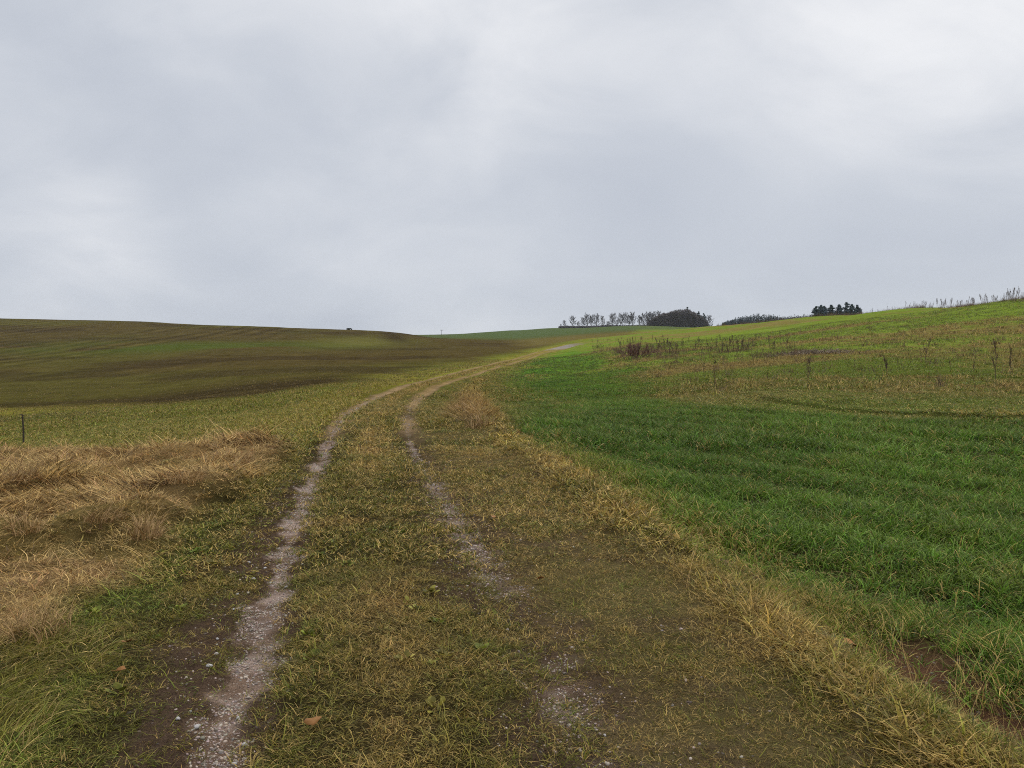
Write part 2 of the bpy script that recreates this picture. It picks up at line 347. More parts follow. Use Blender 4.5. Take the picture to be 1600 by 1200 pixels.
def sheet_colour(X, Y, z):
    c = cover(X, Y, z)
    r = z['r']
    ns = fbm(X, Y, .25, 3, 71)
    near_soil_shade = (1-sst(35, 80, r))
    under = .90*near_soil_shade*(1-.55*z['dry'])*(1-.35*sst(16, 34, r))*(1-z['field'])
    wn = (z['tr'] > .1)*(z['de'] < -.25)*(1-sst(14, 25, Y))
    c2 = lerp(c, lerp(np.broadcast_to(np.array((.030, .022, .012)), c.shape), (.105, .078, .036), wn), under)  # sheet beneath grass: dark thatch plus contact shade painted into the colour
    c2 = lerp(c2, C['soil']*(1), np.clip(z['soil']*1.1, 0, 1)*(1-z['field']))
    c2 = lerp(c2, C['soil']*np.array((1.15, .9, .8)), z['fur'])
    g = np.clip(np.maximum(z['gl'], z['gr']), 0, 1)
    gcol = lerp(np.broadcast_to(C['track'], X.shape+(3,)), C['gravel'], np.clip(.9*sst(.40, .68, ns)+.55*sst(90, 180, Y), 0, 1))
    c2 = lerp(c2, gcol, g*(.95))
    c2 = lerp(c2, np.array((.29, .195, .095)), .85*z['ruts']*sst(15, 20, Y)*(1-.85*sst(17, 34, X)))
    shoulder = z['between']*sst(26, 50, Y)*(1-sst(200, 260, Y)); c2 = lerp(c2, C['tan']*.55, .35*shoulder)
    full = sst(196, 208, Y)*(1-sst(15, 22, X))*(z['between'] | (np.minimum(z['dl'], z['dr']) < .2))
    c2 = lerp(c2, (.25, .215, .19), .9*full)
    return np.clip(c2, 0, 1), g

# ------------------------------------------------------------------ materials
def mat(name, col, rough=.8, var=.25, scale=8.0, spec=.2):
    m = bpy.data.materials.new(name); m.use_nodes = True; t = m.node_tree
    b = t.nodes['Principled BSDF']; b.inputs['Roughness'].default_value = rough
    b.inputs['Specular IOR Level'].default_value = spec
    n = N(t, 'ShaderNodeTexNoise'); n.inputs['Scale'].default_value = scale; n.inputs['Detail'].default_value = 4
    tcn = N(t, 'ShaderNodeTexCoord'); t.links.new(tcn.outputs['Object'], n.inputs['Vector'])
    oi = N(t, 'ShaderNodeObjectInfo')
    f = mathn(t, 'ADD', mathn(t, 'MULTIPLY', mathn(t, 'SUBTRACT', n.outputs[0], .5), 2*var), mathn(t, 'MULTIPLY_ADD', oi.outputs['Random'], var, 1-var*.5))
    cmb = N(t, 'ShaderNodeVectorMath', operation='SCALE'); cmb.inputs[0].default_value = col
    t.links.new(f, cmb.inputs['Scale'])
    t.links.new(cmb.outputs[0], b.inputs['Base Color'])
    return m

def ground_mat():
    m = bpy.data.materials.new('earth'); m.use_nodes = True; t = m.node_tree
    b = t.nodes['Principled BSDF']; b.inputs['Specular IOR Level'].default_value = 0.0; b.inputs['Roughness'].default_value = 1.0
    a = N(t, 'ShaderNodeAttribute', attribute_name='tint'); g = N(t, 'ShaderNodeAttribute', attribute_name='gravel')
    geo = N(t, 'ShaderNodeNewGeometry')
    def ns(scale, det, rough=.6, sx=1.0, sy=1.0):
        mp = N(t, 'ShaderNodeMapping'); mp.inputs['Scale'].default_value = (sx, sy, 1)
        t.links.new(geo.outputs['Position'], mp.inputs[0])
        n = N(t, 'ShaderNodeTexNoise'); n.inputs['Scale'].default_value = scale; n.inputs['Detail'].default_value = det; n.inputs['Roughness'].default_value = rough
        t.links.new(mp.outputs[0], n.inputs['Vector']); return n.outputs[0]
    fine = ns(45, 5); clod = ns(1.6, 8, .72); wide = ns(.22, 8, .7, .7, 1.0)
    f = mathn(t, 'MULTIPLY', mathn(t, 'MULTIPLY_ADD', fine, .9, .55), mathn(t, 'MULTIPLY_ADD', clod, 1.5, .25))
    f = mathn(t, 'MULTIPLY', f, mathn(t, 'MULTIPLY_ADD', wide, 1.2, .4))
    sc = N(t, 'ShaderNodeVectorMath', operation='SCALE'); t.links.new(a.outputs['Color'], sc.inputs[0]); t.links.new(f, sc.inputs['Scale'])
    # small stones trodden into the wheel tracks
    vo = N(t, 'ShaderNodeTexVoronoi'); vo.inputs['Scale'].default_value = 55; t.links.new(geo.outputs['Position'], vo.inputs['Vector'])
    st = mathn(t, 'MULTIPLY', mathn(t, 'LESS_THAN', vo.outputs['Distance'], .33), g.outputs['Fac'])
    hs = N(t, 'ShaderNodeSeparateColor'); t.links.new(vo.outputs['Color'], hs.inputs[0])
    st = mathn(t, 'MULTIPLY', st, mathn(t, 'GREATER_THAN', hs.outputs[0], .45))
    scol = N(t, 'ShaderNodeVectorMath', operation='SCALE'); scol.inputs[0].default_value = (.38, .30, .24)
    t.links.new(mathn(t, 'MULTIPLY_ADD', hs.outputs[1], .8, .5), scol.inputs['Scale'])
    t.links.new(mixc(t, mathn(t, 'MULTIPLY', st, .8), sc.outputs[0], scol.outputs[0]), b.inputs['Base Color'])
    bp = N(t, 'ShaderNodeBump'); bp.inputs['Strength'].default_value = .9; bp.inputs['Distance'].default_value = .02
    hh = mathn(t, 'ADD', fine, mathn(t, 'MULTIPLY', st, .6)); t.links.new(hh, bp.inputs['Height'])
    b2 = N(t, 'ShaderNodeBump'); b2.inputs['Strength'].default_value = .8; b2.inputs['Distance'].default_value = .35
    t.links.new(clod, b2.inputs['Height']); t.links.new(b2.outputs[0], bp.inputs['Normal'])
    t.links.new(bp.outputs[0], b.inputs['Normal'])
    return m
EARTH = ground_mat()

def blade_mat(name, straw=(.42, .28, .09), rough=.5, spec=.12, trans=.3):
    m = bpy.data.materials.new(name); m.use_nodes = True; t = m.node_tree
    b = t.nodes['Principled BSDF']; b.inputs['Roughness'].default_value = rough; b.inputs['Specular IOR Level'].default_value = spec
    o = t.nodes['Material Output']
    ti = N(t, 'ShaderNodeAttribute', attribute_name='tint', attribute_type='INSTANCER')
    dr = N(t, 'ShaderNodeAttribute', attribute_name='dry', attribute_type='INSTANCER')
    r1 = N(t, 'ShaderNodeAttribute', attribute_name='rnd'); r2 = N(t, 'ShaderNodeAttribute', attribute_name='rnd2'); tt = N(t, 'ShaderNodeAttribute', attribute_name='tt')
    isdry = mathn(t, 'LESS_THAN', r2.outputs['Fac'], dr.outputs['Fac'])
    tip = mathn(t, 'MULTIPLY', mathn(t, 'POWER', tt.outputs['Fac'], 3.0), .3)
    fac = mathn(t, 'MAXIMUM', mathn(t, 'MULTIPLY', isdry, .85), tip)
    c = mixc(t, fac, ti.outputs['Color'], straw)
    sc = N(t, 'ShaderNodeVectorMath', operation='SCALE'); t.links.new(c, sc.inputs[0])
    t.links.new(mathn(t, 'MULTIPLY_ADD', mathn(t, 'POWER', r1.outputs['Fac'], 1.6), 1.7, .37), sc.inputs['Scale'])
    t.links.new(sc.outputs[0], b.inputs['Base Color'])
    tr = N(t, 'ShaderNodeBsdfTranslucent'); t.links.new(sc.outputs[0], tr.inputs[0])
    mx = N(t, 'ShaderNodeMixShader'); mx.inputs[0].default_value = trans
    t.links.new(b.outputs[0], mx.inputs[1]); t.links.new(tr.outputs[0], mx.inputs[2]); t.links.new(mx.outputs[0], o.inputs[0])
    return m
BLADE = blade_mat('grass_blade')
STRAWM = blade_mat('straw_blade', straw=(.50, .34, .13), rough=.6, spec=.10, trans=.25)

def tag(o, label=None, cat=None, group=None, kind=None):
    if label: o['label'] = label
    if cat: o['category'] = cat
    if group: o['group'] = group
    if kind: o['kind'] = kind
    return o
def mesh_obj(name, V, Fc, m, parent=None, smooth=False, link=True):
    me = bpy.data.meshes.new(name)
    me.from_pydata([tuple(v) for v in V], [], [tuple(f) for f in Fc]); me.update()
    if smooth: me.polygons.foreach_set('use_smooth', [True]*len(me.polygons))
    o = bpy.data.objects.new(name, me); me.materials.append(m)
    if link: COL.objects.link(o)
    if parent: o.parent = parent
    return o
def empty(name, loc, rz=0):
    o = bpy.data.objects.new(name, None); COL.objects.link(o); o.location = loc; o.rotation_euler = (0, 0, rz); o.empty_display_size = .2
    return o
def fast_mesh(name, V, Q):
    """V (n,3), Q (m,4) quads, numpy"""
    me = bpy.data.meshes.new(name)
    me.vertices.add(len(V)); me.vertices.foreach_set('co', np.ascontiguousarray(V, np.float32).ravel())
    k = Q.shape[1]
    me.loops.add(Q.size); me.loops.foreach_set('vertex_index', np.ascontiguousarray(Q, np.int32).ravel())
    me.polygons.add(len(Q)); me.polygons.foreach_set('loop_start', np.arange(0, Q.size, k, dtype=np.int32))
    me.update(calc_edges=True); me.validate()
    return me
def fattr(me, name, arr):
    a = me.attributes.new(name, 'FLOAT', 'POINT'); a.data.foreach_set('value', np.ascontiguousarray(arr, np.float32).ravel())
def vattr(me, name, arr, ty='FLOAT_VECTOR'):
    a = me.attributes.new(name, ty, 'POINT'); a.data.foreach_set('vector', np.ascontiguousarray(arr, np.float32).ravel())
def cattr(me, name, arr):
    a = me.attributes.new(name, 'FLOAT_COLOR', 'POINT'); rgba = np.ones((len(arr), 4), np.float32); rgba[:, :3] = arr
    a.data.foreach_set('color', rgba.ravel())

# ------------------------------------------------------------------ the sheet of ground, cut along its fields
th = np.concatenate([np.linspace(-180, -50, 40)[:-1], np.linspace(-50, -40, 16)[:-1], np.linspace(-40, 40, 700), np.linspace(40, 50, 16)[1:], np.linspace(50, 180, 40)[1:-1]])
rr = np.exp(np.concatenate([np.linspace(math.log(.5), math.log(1.8), 30)[:-1], np.linspace(math.log(1.8), math.log(700), 560), np.linspace(math.log(700), math.log(2800), 25)[1:]]))
TH, RR = np.meshgrid(np.radians(th), rr)
GX = (RR*np.sin(TH)).ravel(); GY = (RR*np.cos(TH)).ravel()
gzones = zones(GX, GY)
GZ = gz(GX, GY, gzones)
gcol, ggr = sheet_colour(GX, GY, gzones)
nr, nc = RR.shape
idx = np.arange(nr*nc).reshape(nr, nc)
nxt = np.roll(idx, -1, 1)
Q = np.stack([idx[:-1], nxt[:-1], nxt[1:], idx[1:]], -1).reshape(-1, 4)[:, ::-1]
mid = Q[:, 0]
GV = np.stack([GX, GY, GZ], -1)
zg = gzones
istrack = (zg['between'] | (np.minimum(zg['dl'], zg['dr']) < .42)) & (GY > 1.0) & (GY < 300)
isfield = (zg['sf'] > 0) & ~istrack
iscrop = (zg['sc'] > 0) & ~istrack & ~isfield
ismead = (zg['mead'] > .5) & ~istrack & ~isfield & ~iscrop
klass = np.where(istrack, 1, np.where(isfield, 2, np.where(iscrop, 3, np.where(ismead, 4, 0))))[mid]
for k, (nm, lab) in enumerate([('ground', None), ('dirt_track', None), ('ploughed_field', None), ('crop_field', None), ('hillside', None)]):
    q = Q[klass == k]
    if k == 0:                                   # close the hole under the viewer
        pass
    used, inv = np.unique(q, return_inverse=True); q = inv.reshape(q.shape)
    me = fast_mesh(nm, GV[used], q)
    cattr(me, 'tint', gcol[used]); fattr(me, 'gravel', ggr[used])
    me.polygons.foreach_set('use_smooth', [True]*len(me.polygons)); me.materials.append(EARTH)
    o = bpy.data.objects.new(nm, me); COL.objects.link(o); o['kind'] = 'structure'

# ------------------------------------------------------------------ clumps that the grass is sown from
PROTO = {}
def clump(n, rad, h0, h1, wid, lean, bend, seg=3, comb=None, sprawl=0.0, seed=0):
    g = np.random.default_rng(seed)
    V = []; Q = []; r1 = []; r2 = []; tt = []
    for b in range(n):
        a = g.uniform(0, 2*np.pi); ra = rad*math.sqrt(g.uniform()); bx, by = ra*math.cos(a), ra*math.sin(a)
        d = g.uniform(0, 2*np.pi)
        if comb is not None: d = comb+g.normal(0, .8)
        L = g.uniform(h0, h1)*(1 if g.uniform() < .8 else .6)
        tilt = abs(g.normal(lean, .25)); tilt = min(tilt, 1.5)
        cv = g.uniform(.3, 1.0)*bend
        wv = wid*g.uniform(.7, 1.3); tw = g.uniform(0, np.pi)
        p = np.array((bx, by, -.006)); ang = tilt
        s0 = len(V); a1, a2 = g.uniform(), g.uniform()
        side = np.array((math.cos(d+tw), math.sin(d+tw), 0))
        for k in range(seg+1):
            t = k/seg; ww = wv*(1-.85*t**1.6)
            V.append(p-side*ww/2); V.append(p+side*ww/2)
            r1 += [a1, a1]; r2 += [a2, a2]; tt += [t, t]
            ang = min(tilt+cv*(t+.5/seg), 2.1)
            p = p+np.array((math.sin(ang)*math.cos(d), math.sin(ang)*math.sin(d), math.cos(ang)))*L/seg
            p[2] = max(p[2], .002)
            d += g.normal(0, .12)
        for k in range(seg):
            i = s0+2*k; Q.append((i, i+1, i+3, i+2))
    return np.array(V), np.array(Q), np.array(r1), np.array(r2), np.array(tt)
def leafy(n, rad, size, seed):
    g = np.random.default_rng(seed); V = []; Q = []; r1 = []; r2 = []; tt = []
    for b in range(n):
        a = g.uniform(0, 2*np.pi); L = rad*g.uniform(.4, 1.0); el_ = g.uniform(.15, .9)
        di = np.array((math.cos(a)*math.cos(el_), math.sin(a)*math.cos(el_), math.sin(el_)))
        sd = np.array((-math.sin(a), math.cos(a), g.uniform(-.3, .3))); c = di*L; s = size*g.uniform(.6, 1.2); i = len(V)
        a1, a2 = g.uniform(), g.uniform()
        for fz, fw in ((-.1, .15), (.3, .5), (.75, .42), (1.1, .05)):
            up = np.array((0, 0, .25*fz-.3*fz*fz))*s
            V.append(c+di*s*fz-sd*s*fw+up); V.append(c+di*s*fz+sd*s*fw+up)
            r1 += [a1]*2; r2 += [1.0]*2; tt += [0, 0]
        for k in range(3): Q.append((i+2*k, i+2*k+1, i+2*k+3, i+2*k+2))
    return np.array(V), np.array(Q), np.array(r1), np.array(r2), np.array(tt)
def proto(key, data, m):
    V, Qd, a, b, c = data
    me = fast_mesh('clump', V, Qd); fattr(me, 'rnd', a); fattr(me, 'rnd2', b); fattr(me, 'tt', c); me.materials.append(m)
    cc, n = PROTO.setdefault(key, [bpy.data.collections.new('clumps_'+key), 0])
    o = bpy.data.objects.new('clump_%s_%02d' % (key, n), me); cc.objects.link(o); PROTO[key][1] += 1
for s in range(6):
    proto('turf_near', clump(24, .070, .025, .080, .0040, 1.0, 1.0, 4, seed=s), BLADE)
    proto('turf_mid', clump(22, .13, .030, .085, .0088, .95, .9, 3, seed=20+s), BLADE)
    proto('turf_far', clump(22, .30, .05, .14, .028, .80, .7, 2, seed=40+s), BLADE)
    proto('crop_near', clump(15, .085, .12, .27, .0075, .50, 1.6, 6, seed=60+s), BLADE)
    proto('crop_mid', clump(16, .15, .13, .27, .0135, .50, 1.6, 5, seed=80+s), BLADE)
    proto('crop_far', clump(20, .32, .14, .28, .040, .45, 1.2, 3, seed=100+s), BLADE)
    proto('long_near', clump(20, .09, .14, .40, .0060, 1.1, 1.3, 6, comb=0.0, seed=120+s), STRAWM)
    proto('long_mid', clump(20, .16, .16, .42, .0115, 1.1, 1.2, 5, comb=0.0, seed=140+s), STRAWM)
    proto('long_far', clump(18, .35, .18, .42, .034, .5, 1.0, 3, seed=160+s), STRAWM)
    proto('stem', clump(4, .03, .30, .62, .0022, .22, .5, 5, seed=180+s), STRAWM)
    proto('scrub', clump(16, .35, .45, 1.0, .016, .25, .35, 3, seed=240+s), STRAWM)
    proto('litter', clump(16, .09, .02, .075, .0042, 1.5, .25, 2, seed=220+s), STRAWM)
    proto('herb', leafy(14, .05, .030, 200+s), BLADE)

def scatter(name, key, X, Y, rotz, scale, tint, dry, label_kind='stuff', tilt=.15, sink=0.0, zz=None):
    n = len(X)
    Zs = gz(X, Y) if zz is None else zz
    me = bpy.data.meshes.new(name); me.vertices.add(n)
    me.vertices.foreach_set('co', np.stack([X, Y, Zs-sink], -1).astype(np.float32).ravel())
    rot = np.stack([rng.normal(0, tilt, n), rng.normal(0, tilt, n), rotz], -1)
    vattr(me, 'rot', rot)
    scale = np.asarray(scale); scale = scale if scale.ndim == 2 else np.stack([scale]*3, -1)
    vattr(me, 'scl', scale)
    cattr(me, 'tint', tint); fattr(me, 'dry', np.broadcast_to(dry, (n,)))
    cc, cnt = PROTO[key]
    a = me.attributes.new('pick', 'INT', 'POINT'); a.data.foreach_set('value', rng.integers(0, cnt, n).astype(np.int32))
    o = bpy.data.objects.new(name, me); COL.objects.link(o); o['kind'] = 'stuff'
    g = bpy.data.node_groups.new('sow', 'GeometryNodeTree')
    g.interface.new_socket('Geometry', in_out='INPUT', socket_type='NodeSocketGeometry')
    g.interface.new_socket('Geometry', in_out='OUTPUT', socket_type='NodeSocketGeometry')
    gi = g.nodes.new('NodeGroupInput'); go = g.nodes.new('NodeGroupOutput')
    iop = g.nodes.new('GeometryNodeInstanceOnPoints')
    ci = g.nodes.new('GeometryNodeCollectionInfo'); ci.inputs['Collection'].default_value = cc
    ci.inputs['Separate Children'].default_value = True; ci.inputs['Reset Children'].default_value = True
    def na(nm, ty):
        q = g.nodes.new('GeometryNodeInputNamedAttribute'); q.data_type = ty; q.inputs['Name'].default_value = nm
        return [s for s in q.outputs if s.enabled][0]
    e2r = g.nodes.new('FunctionNodeEulerToRotation')
    L = g.links.new
    L(na('rot', 'FLOAT_VECTOR'), e2r.inputs[0]); L(e2r.outputs[0], iop.inputs['Rotation'])
    L(na('scl', 'FLOAT_VECTOR'), iop.inputs['Scale']); L(na('pick', 'INT'), iop.inputs['Instance Index'])
    iop.inputs['Pick Instance'].default_value = True
    L(ci.outputs[0], iop.inputs['Instance']); L(gi.outputs[0], iop.inputs['Points']); L(iop.outputs[0], go.inputs[0])
    md = o.modifiers.new('sow', 'NODES'); md.node_group = g
    return o
def sow(r0, r1, dens, half=43):
    area = math.radians(2*half)/2*(r1*r1-r0*r0); n = int(area*dens)
    r = np.sqrt(rng.uniform(r0*r0, r1*r1, n)); t = np.radians(rng.uniform(-half, half, n))
    return r*np.sin(t), r*np.cos(t)
def keep(X, Y, p, *rest):
    m = rng.uniform(size=len(X)) < p
    return m

BANDS = [(1.7, 6.5, 'near', 800, 1.0), (6.5, 15, 'mid', 230, 1.0), (15, 34, 'mid', 80, 1.45), (34, 75, 'far', 12, 1.0), (75, 150, 'far', 3.4, 1.5)]
acc = {}
def add(name, key, *arrs):
    acc.setdefault((name, key), []).append(arrs)
for r0, r1, lod, dens, gs in BANDS:
    X, Y = sow(r0, r1, dens)
    z = zones(X, Y); col = cover(X, Y, z); n = len(X)
    bare = np.clip(np.maximum.reduce([z['gl']*1.05, z['gr']*.92, z['soil']*.80, z['fur']*.93, z['ruts']*.9, sst(1.15, .55, np.minimum(z['dl'], z['dr']))*sst(26, 40, Y), .95*sst(.45, .2, np.minimum(z['dl'], z['dr']))*sst(11, 14, Y)]), 0, 1)
    jit = rng.normal(1, .16, n)[:, None]*(1+rng.normal(0, .07, (n, 3))); col = np.clip(col*jit, .004, .8)
    patch = fbm(X, Y, .35, 3, 91); big = fbm(X, Y, 2.2, 2, 92)
    inside = rng.uniform(size=n)
    worn = ((z['tr'] > .1) & (z['de'] < -.3)).astype(float)*(1-sst(14, 25, Y))
    # 1 short turf of track and verges
    p = (1-z['crop']*(.6+.4*sst(.5, 1.6, z['sc'])))*(1-.80*z['dry'])*(1-bare)*(1-z['mead'])*(1-(1-.34*sst(150, 90, Y))*z['field']*sst(-4, 3, z['sf']))
    p *= np.clip(.62+1.0*sst(.35, .6, patch)+.22*worn, .3, 1)
    m = inside < p
    s = gs*(.75+.5*rng.uniform(size=n)+.45*sst(.5, .7, big)-.35*worn)*(1+.35*z['ridge']+.5*z['mead'])*(1-.5*z['field'])
    drym = np.clip(.14+.45*sst(.42, .66, patch)*.7+.18*worn, 0, 1)
    add('track_grass', 'turf_'+lod, X[m], Y[m], s[m], col[m], drym[m])
    # 2 crop
    rows = np.cos((X*.83+Y*.55)*2*np.pi/1.75+3.2*fbm(X, Y, 5, 2, 19))
    whl = 1-.55*sst(.45, .85, -rows)*sst(.30, .52, fbm(X*.8, Y, 3, 2, 95))
    p = z['crop']*(1-.9*z['fur'])*whl*np.clip(.35+1.1*sst(.3, .55, patch), 0, 1)*(1 if lod != 'near' else .75)
    m = inside < p
    s = gs*.76*(.55+.5*rng.uniform(size=n)+.35*sst(.4, .65, big))*(.58+.42*sst(.1, .8, z['sc']))*(1-.25*sst(14, 26, Y))
    drym = np.clip(.06+.5*sst(1.6, .2, z['sc'])*(Y < 18), 0, 1)+.2*sst(.6, .75, patch)
    add('crop_grass', 'crop_'+lod, X[m], Y[m], s[m], col[m], drym[m])
    # 3 long dry grass: the rough on the left, the ridge, the meadow
    i2 = rng.uniform(size=n)
    p = .55*z['dry']*np.clip(.85+.6*sst(.36, .60, patch*.5+.5*fbm(X, Y, 1.1, 2, 96)), 0, 1)+.07*np.clip(z['ridge']-.15, 0, 1)*sst(.3, .55, big)+.40*(z['tl'] < -.8)*(Y < 7)*(1-z['dry'])*sst(.3, .5, big)
    red = np.exp(-((z['de']+.55)/.75)**2)*sst(17, 21, Y)*sst(46, 36, Y); p = p+.9*red*sst(.3, .5, patch); col = lerp(col, C['reddry']*1.15, .8*red)
    p += .18*(z['between'])*sst(.5, .7, big)*np.exp(-((z['dl']-z['dr'])/.6)**2)
    p = p*(1-bare)*(1-z['crop'])*(1-z['mead'])
    m = i2 < p
    s = gs*(.55+.5*rng.uniform(size=n)+.35*sst(.45, .7, big))*np.where(z['dry'] > .4, .55+.45*sst(.42, .66, fbm(X, Y, 1.5, 2, 14)), .52+.25*(z['tl'] < -.8)+.45*red)
    add('dry_grass', 'long_'+lod, X[m], Y[m], s[m], col[m], np.where(z['dry'] > .4, .40, .16)[m])
    # 4 meadow
    m = inside < z['mead']*np.clip(.3+sst(.32, .6, patch), 0, 1)*.9
    s = gs*(.55+.5*rng.uniform(size=n))
    brown = (col[:, 0] > col[:, 1]*.92)
    add('meadow_grass', 'turf_'+lod, X[m], Y[m], (s*1.25)[m], col[m], np.where(brown, .4, .1)[m])
    m2 = m & brown & (rng.uniform(size=n) < .35)
    add('meadow_grass', 'long_'+lod, X[m2], Y[m2], (s*.8)[m2], col[m2], np.full(m2.sum(), .35))
    # 5 herbs in the near crop and turf
    if r1 <= 16:
        m = rng.uniform(size=n) < .011*(z['crop']+.5*(1-z['crop'])*(z['between']+(z['tl'] < -.4)))*(1-bare)
        add('low_herbs', 'herb', X[m], Y[m], .5+.7*rng.uniform(size=m.sum()), np.clip(lerp(col[m], C['lgreen'], np.full(m.sum(), .5)), 0, 1), np.zeros(m.sum()))
        # dead bits lying on the worn earth
        m = rng.uniform(size=n) < (.75*worn+.6*z['dry']+.35*z['crop']*sst(1.4, .3, z['sc'])+.30*np.clip(z['soil']*(1-z['gl'])*(1-z['gr']), 0, 1)+.25*z['between']+.6*z['fur'])*(1-.9*np.maximum(z['gl'], z['gr']))*(1-z['crop']*(1-z['fur'])*sst(.3, 1.2, z['sc']))*(1-.5*z['dry'])
        k_ = rng.uniform(size=n)[:, None]; lc = C['tan']*(.20+.45*k_)*np.array((1, .95, .8))
        add('plant_litter', 'litter', X[m], Y[m], ((.7 if lod == 'near' else 1.5)*(.6+.6*rng.uniform(size=n)))[m], lc[m], np.full(m.sum(), .15))
    # 6 single stems along the ridge
    if r1 <= 36:
        m = rng.uniform(size=n) < (.025 if lod == 'near' else .03)*np.clip(z['ridge']+z['fur']*.8, 0, 1)*sst(.35, .6, big)
        add('dry_stems', 'stem', X[m], Y[m], (.6+.6*rng.uniform(size=n))[m], np.broadcast_to(C['straw'], (m.sum(), 3)), np.full(m.sum(), .5))
names = {'track_grass': 'grass', 'crop_grass': 'crop_grass', 'dry_grass': 'dry_grass', 'meadow_grass': 'meadow_grass', 'low_herbs': 'low_herbs', 'plant_litter': 'plant_litter', 'dry_stems': 'dry_stems'}
for (nm, key), lst in acc.items():
    cat_ = [np.concatenate([l[i] for l in lst]) for i in range(5)]
    X, Y, s, col, drym = cat_
    n = len(X)
    if n == 0: continue
    rotz = rng.uniform(0, 2*np.pi, n)
    if key.startswith('long'):
        rotz = 2*np.pi*fbm(X, Y, 1.1, 2, 97)*2.0+rng.normal(0, .45, n)-2.0
    scatter(names[nm], key, X, Y, rotz, s, col, drym, tilt=.12, sink=.004)

# gravel
def pebble(seed, sub=2):
    g = np.random.default_rng(seed); bm = bmesh.new(); bmesh.ops.create_icosphere(bm, subdivisions=sub, radius=1)
    ax = np.array((1, g.uniform(.6, .95), g.uniform(.4, .7)))
    pl = [(Vector(g.normal(size=3)).normalized(), g.uniform(.62, .85)) for _ in range(9)]
    for v in bm.verts:
        for nv, dd in pl:
            k = v.co.dot(nv)-dd
            if k > 0: v.co -= nv*k*.9
        v.co = Vector((v.co.x*ax[0], v.co.y*ax[1], v.co.z*ax[2]))
    V = np.array([v.co[:] for v in bm.verts]); Qt = np.array([[v.index for v in f.verts] for f in bm.faces]); bm.free()
    return V, Qt
def stone_mat(name, inst):
    m = bpy.data.materials.new(name); m.use_nodes = True; t = m.node_tree; b = t.nodes['Principled BSDF']
    b.inputs['Roughness'].default_value = .62; b.inputs['Specular IOR Level'].default_value = .3
    geo = N(t, 'ShaderNodeNewGeometry'); n = N(t, 'ShaderNodeTexNoise'); n.inputs['Scale'].default_value = 60; n.inputs['Detail'].default_value = 4
    t.links.new(geo.outputs['Position'], n.inputs['Vector'])
    sc = N(t, 'ShaderNodeVectorMath', operation='SCALE')
    if inst:
        a = N(t, 'ShaderNodeAttribute', attribute_name='tint', attribute_type='INSTANCER'); t.links.new(a.outputs['Color'], sc.inputs[0])
    else: sc.inputs[0].default_value = (.36, .335, .31)
    t.links.new(mathn(t, 'MULTIPLY_ADD', n.outputs[0], .8, .6), sc.inputs['Scale']); t.links.new(sc.outputs[0], b.inputs['Base Color'])
    return m
GRAVM = stone_mat('gravel_stone', True); STONEM = stone_mat('pale_stone', False)
for s in range(6):
    V, Qt = pebble(300+s, 1); me = fast_mesh('pebble', V, Qt); me.materials.append(GRAVM)
    cc, n = PROTO.setdefault('pebble', [bpy.data.collections.new('clumps_pebble'), 0])
    o = bpy.data.objects.new('pebble_%02d' % n, me); cc.objects.link(o); PROTO['pebble'][1] += 1
gx, gy, gs_, gc = [], [], [], []
for r0, r1, dens, s0, s1 in [(1.7, 7, 6000, .0035, .012), (7, 16, 1900, .006, .017), (16, 40, 200, .012, .030)]:
    X, Y = sow(r0, r1, dens, 24)
    dl = dist_line(X, Y, LRUT)[0]; dr = dist_line(X, Y, RRUT)[0]; k = np.minimum(dl, dr) < 1.0; X, Y = X[k], Y[k]
    z = zones(X, Y)
    p = np.clip(np.maximum(z['gl'], z['gr'])*1.0*sst(.30, .6, fbm(X, Y, .14, 2, 99))+.045*z['soil']*(1-z['field']), 0, 1)
    m = rng.uniform(size=len(X)) < p
    n = m.sum(); X, Y = X[m], Y[m]
    s = s0+(s1-s0)*rng.uniform(size=n)**2.2; s *= np.where(rng.uniform(size=n) < .04, 1.7, 1)
    gx.append(X); gy.append(Y); gs_.append(s)
    v = rng.uniform(.35, 1.1, n)[:, None]; gc.append(np.clip(np.array((.43, .34, .275))*v*(1+rng.normal(0, .05, (n, 3))), 0, .75))
X, Y, s, gc = map(np.concatenate, (gx, gy, gs_, gc))
scatter('gravel', 'pebble', X, Y, rng.uniform(0, 6.28, len(X)), s, gc, 0.0, tilt=.3, sink=-.0)

exec_rest = True
X, Y = sow(1.7, 12, 420); z = zones(X, Y); m = rng.uniform(size=len(X)) < np.clip(z['fur']+.28*z['soil']*(1-z['gl'])*(1-z['gr']), 0, 1)*(1-z['field']); X, Y = X[m], Y[m]; n = len(X)
scatter('soil_clods', 'pebble', X, Y, rng.uniform(0, 6.28, n), .004+.016*rng.uniform(size=n)**2, C['soil']*rng.uniform(.5, 1.2, (n, 1)), 0.0, tilt=.3, sink=.002)
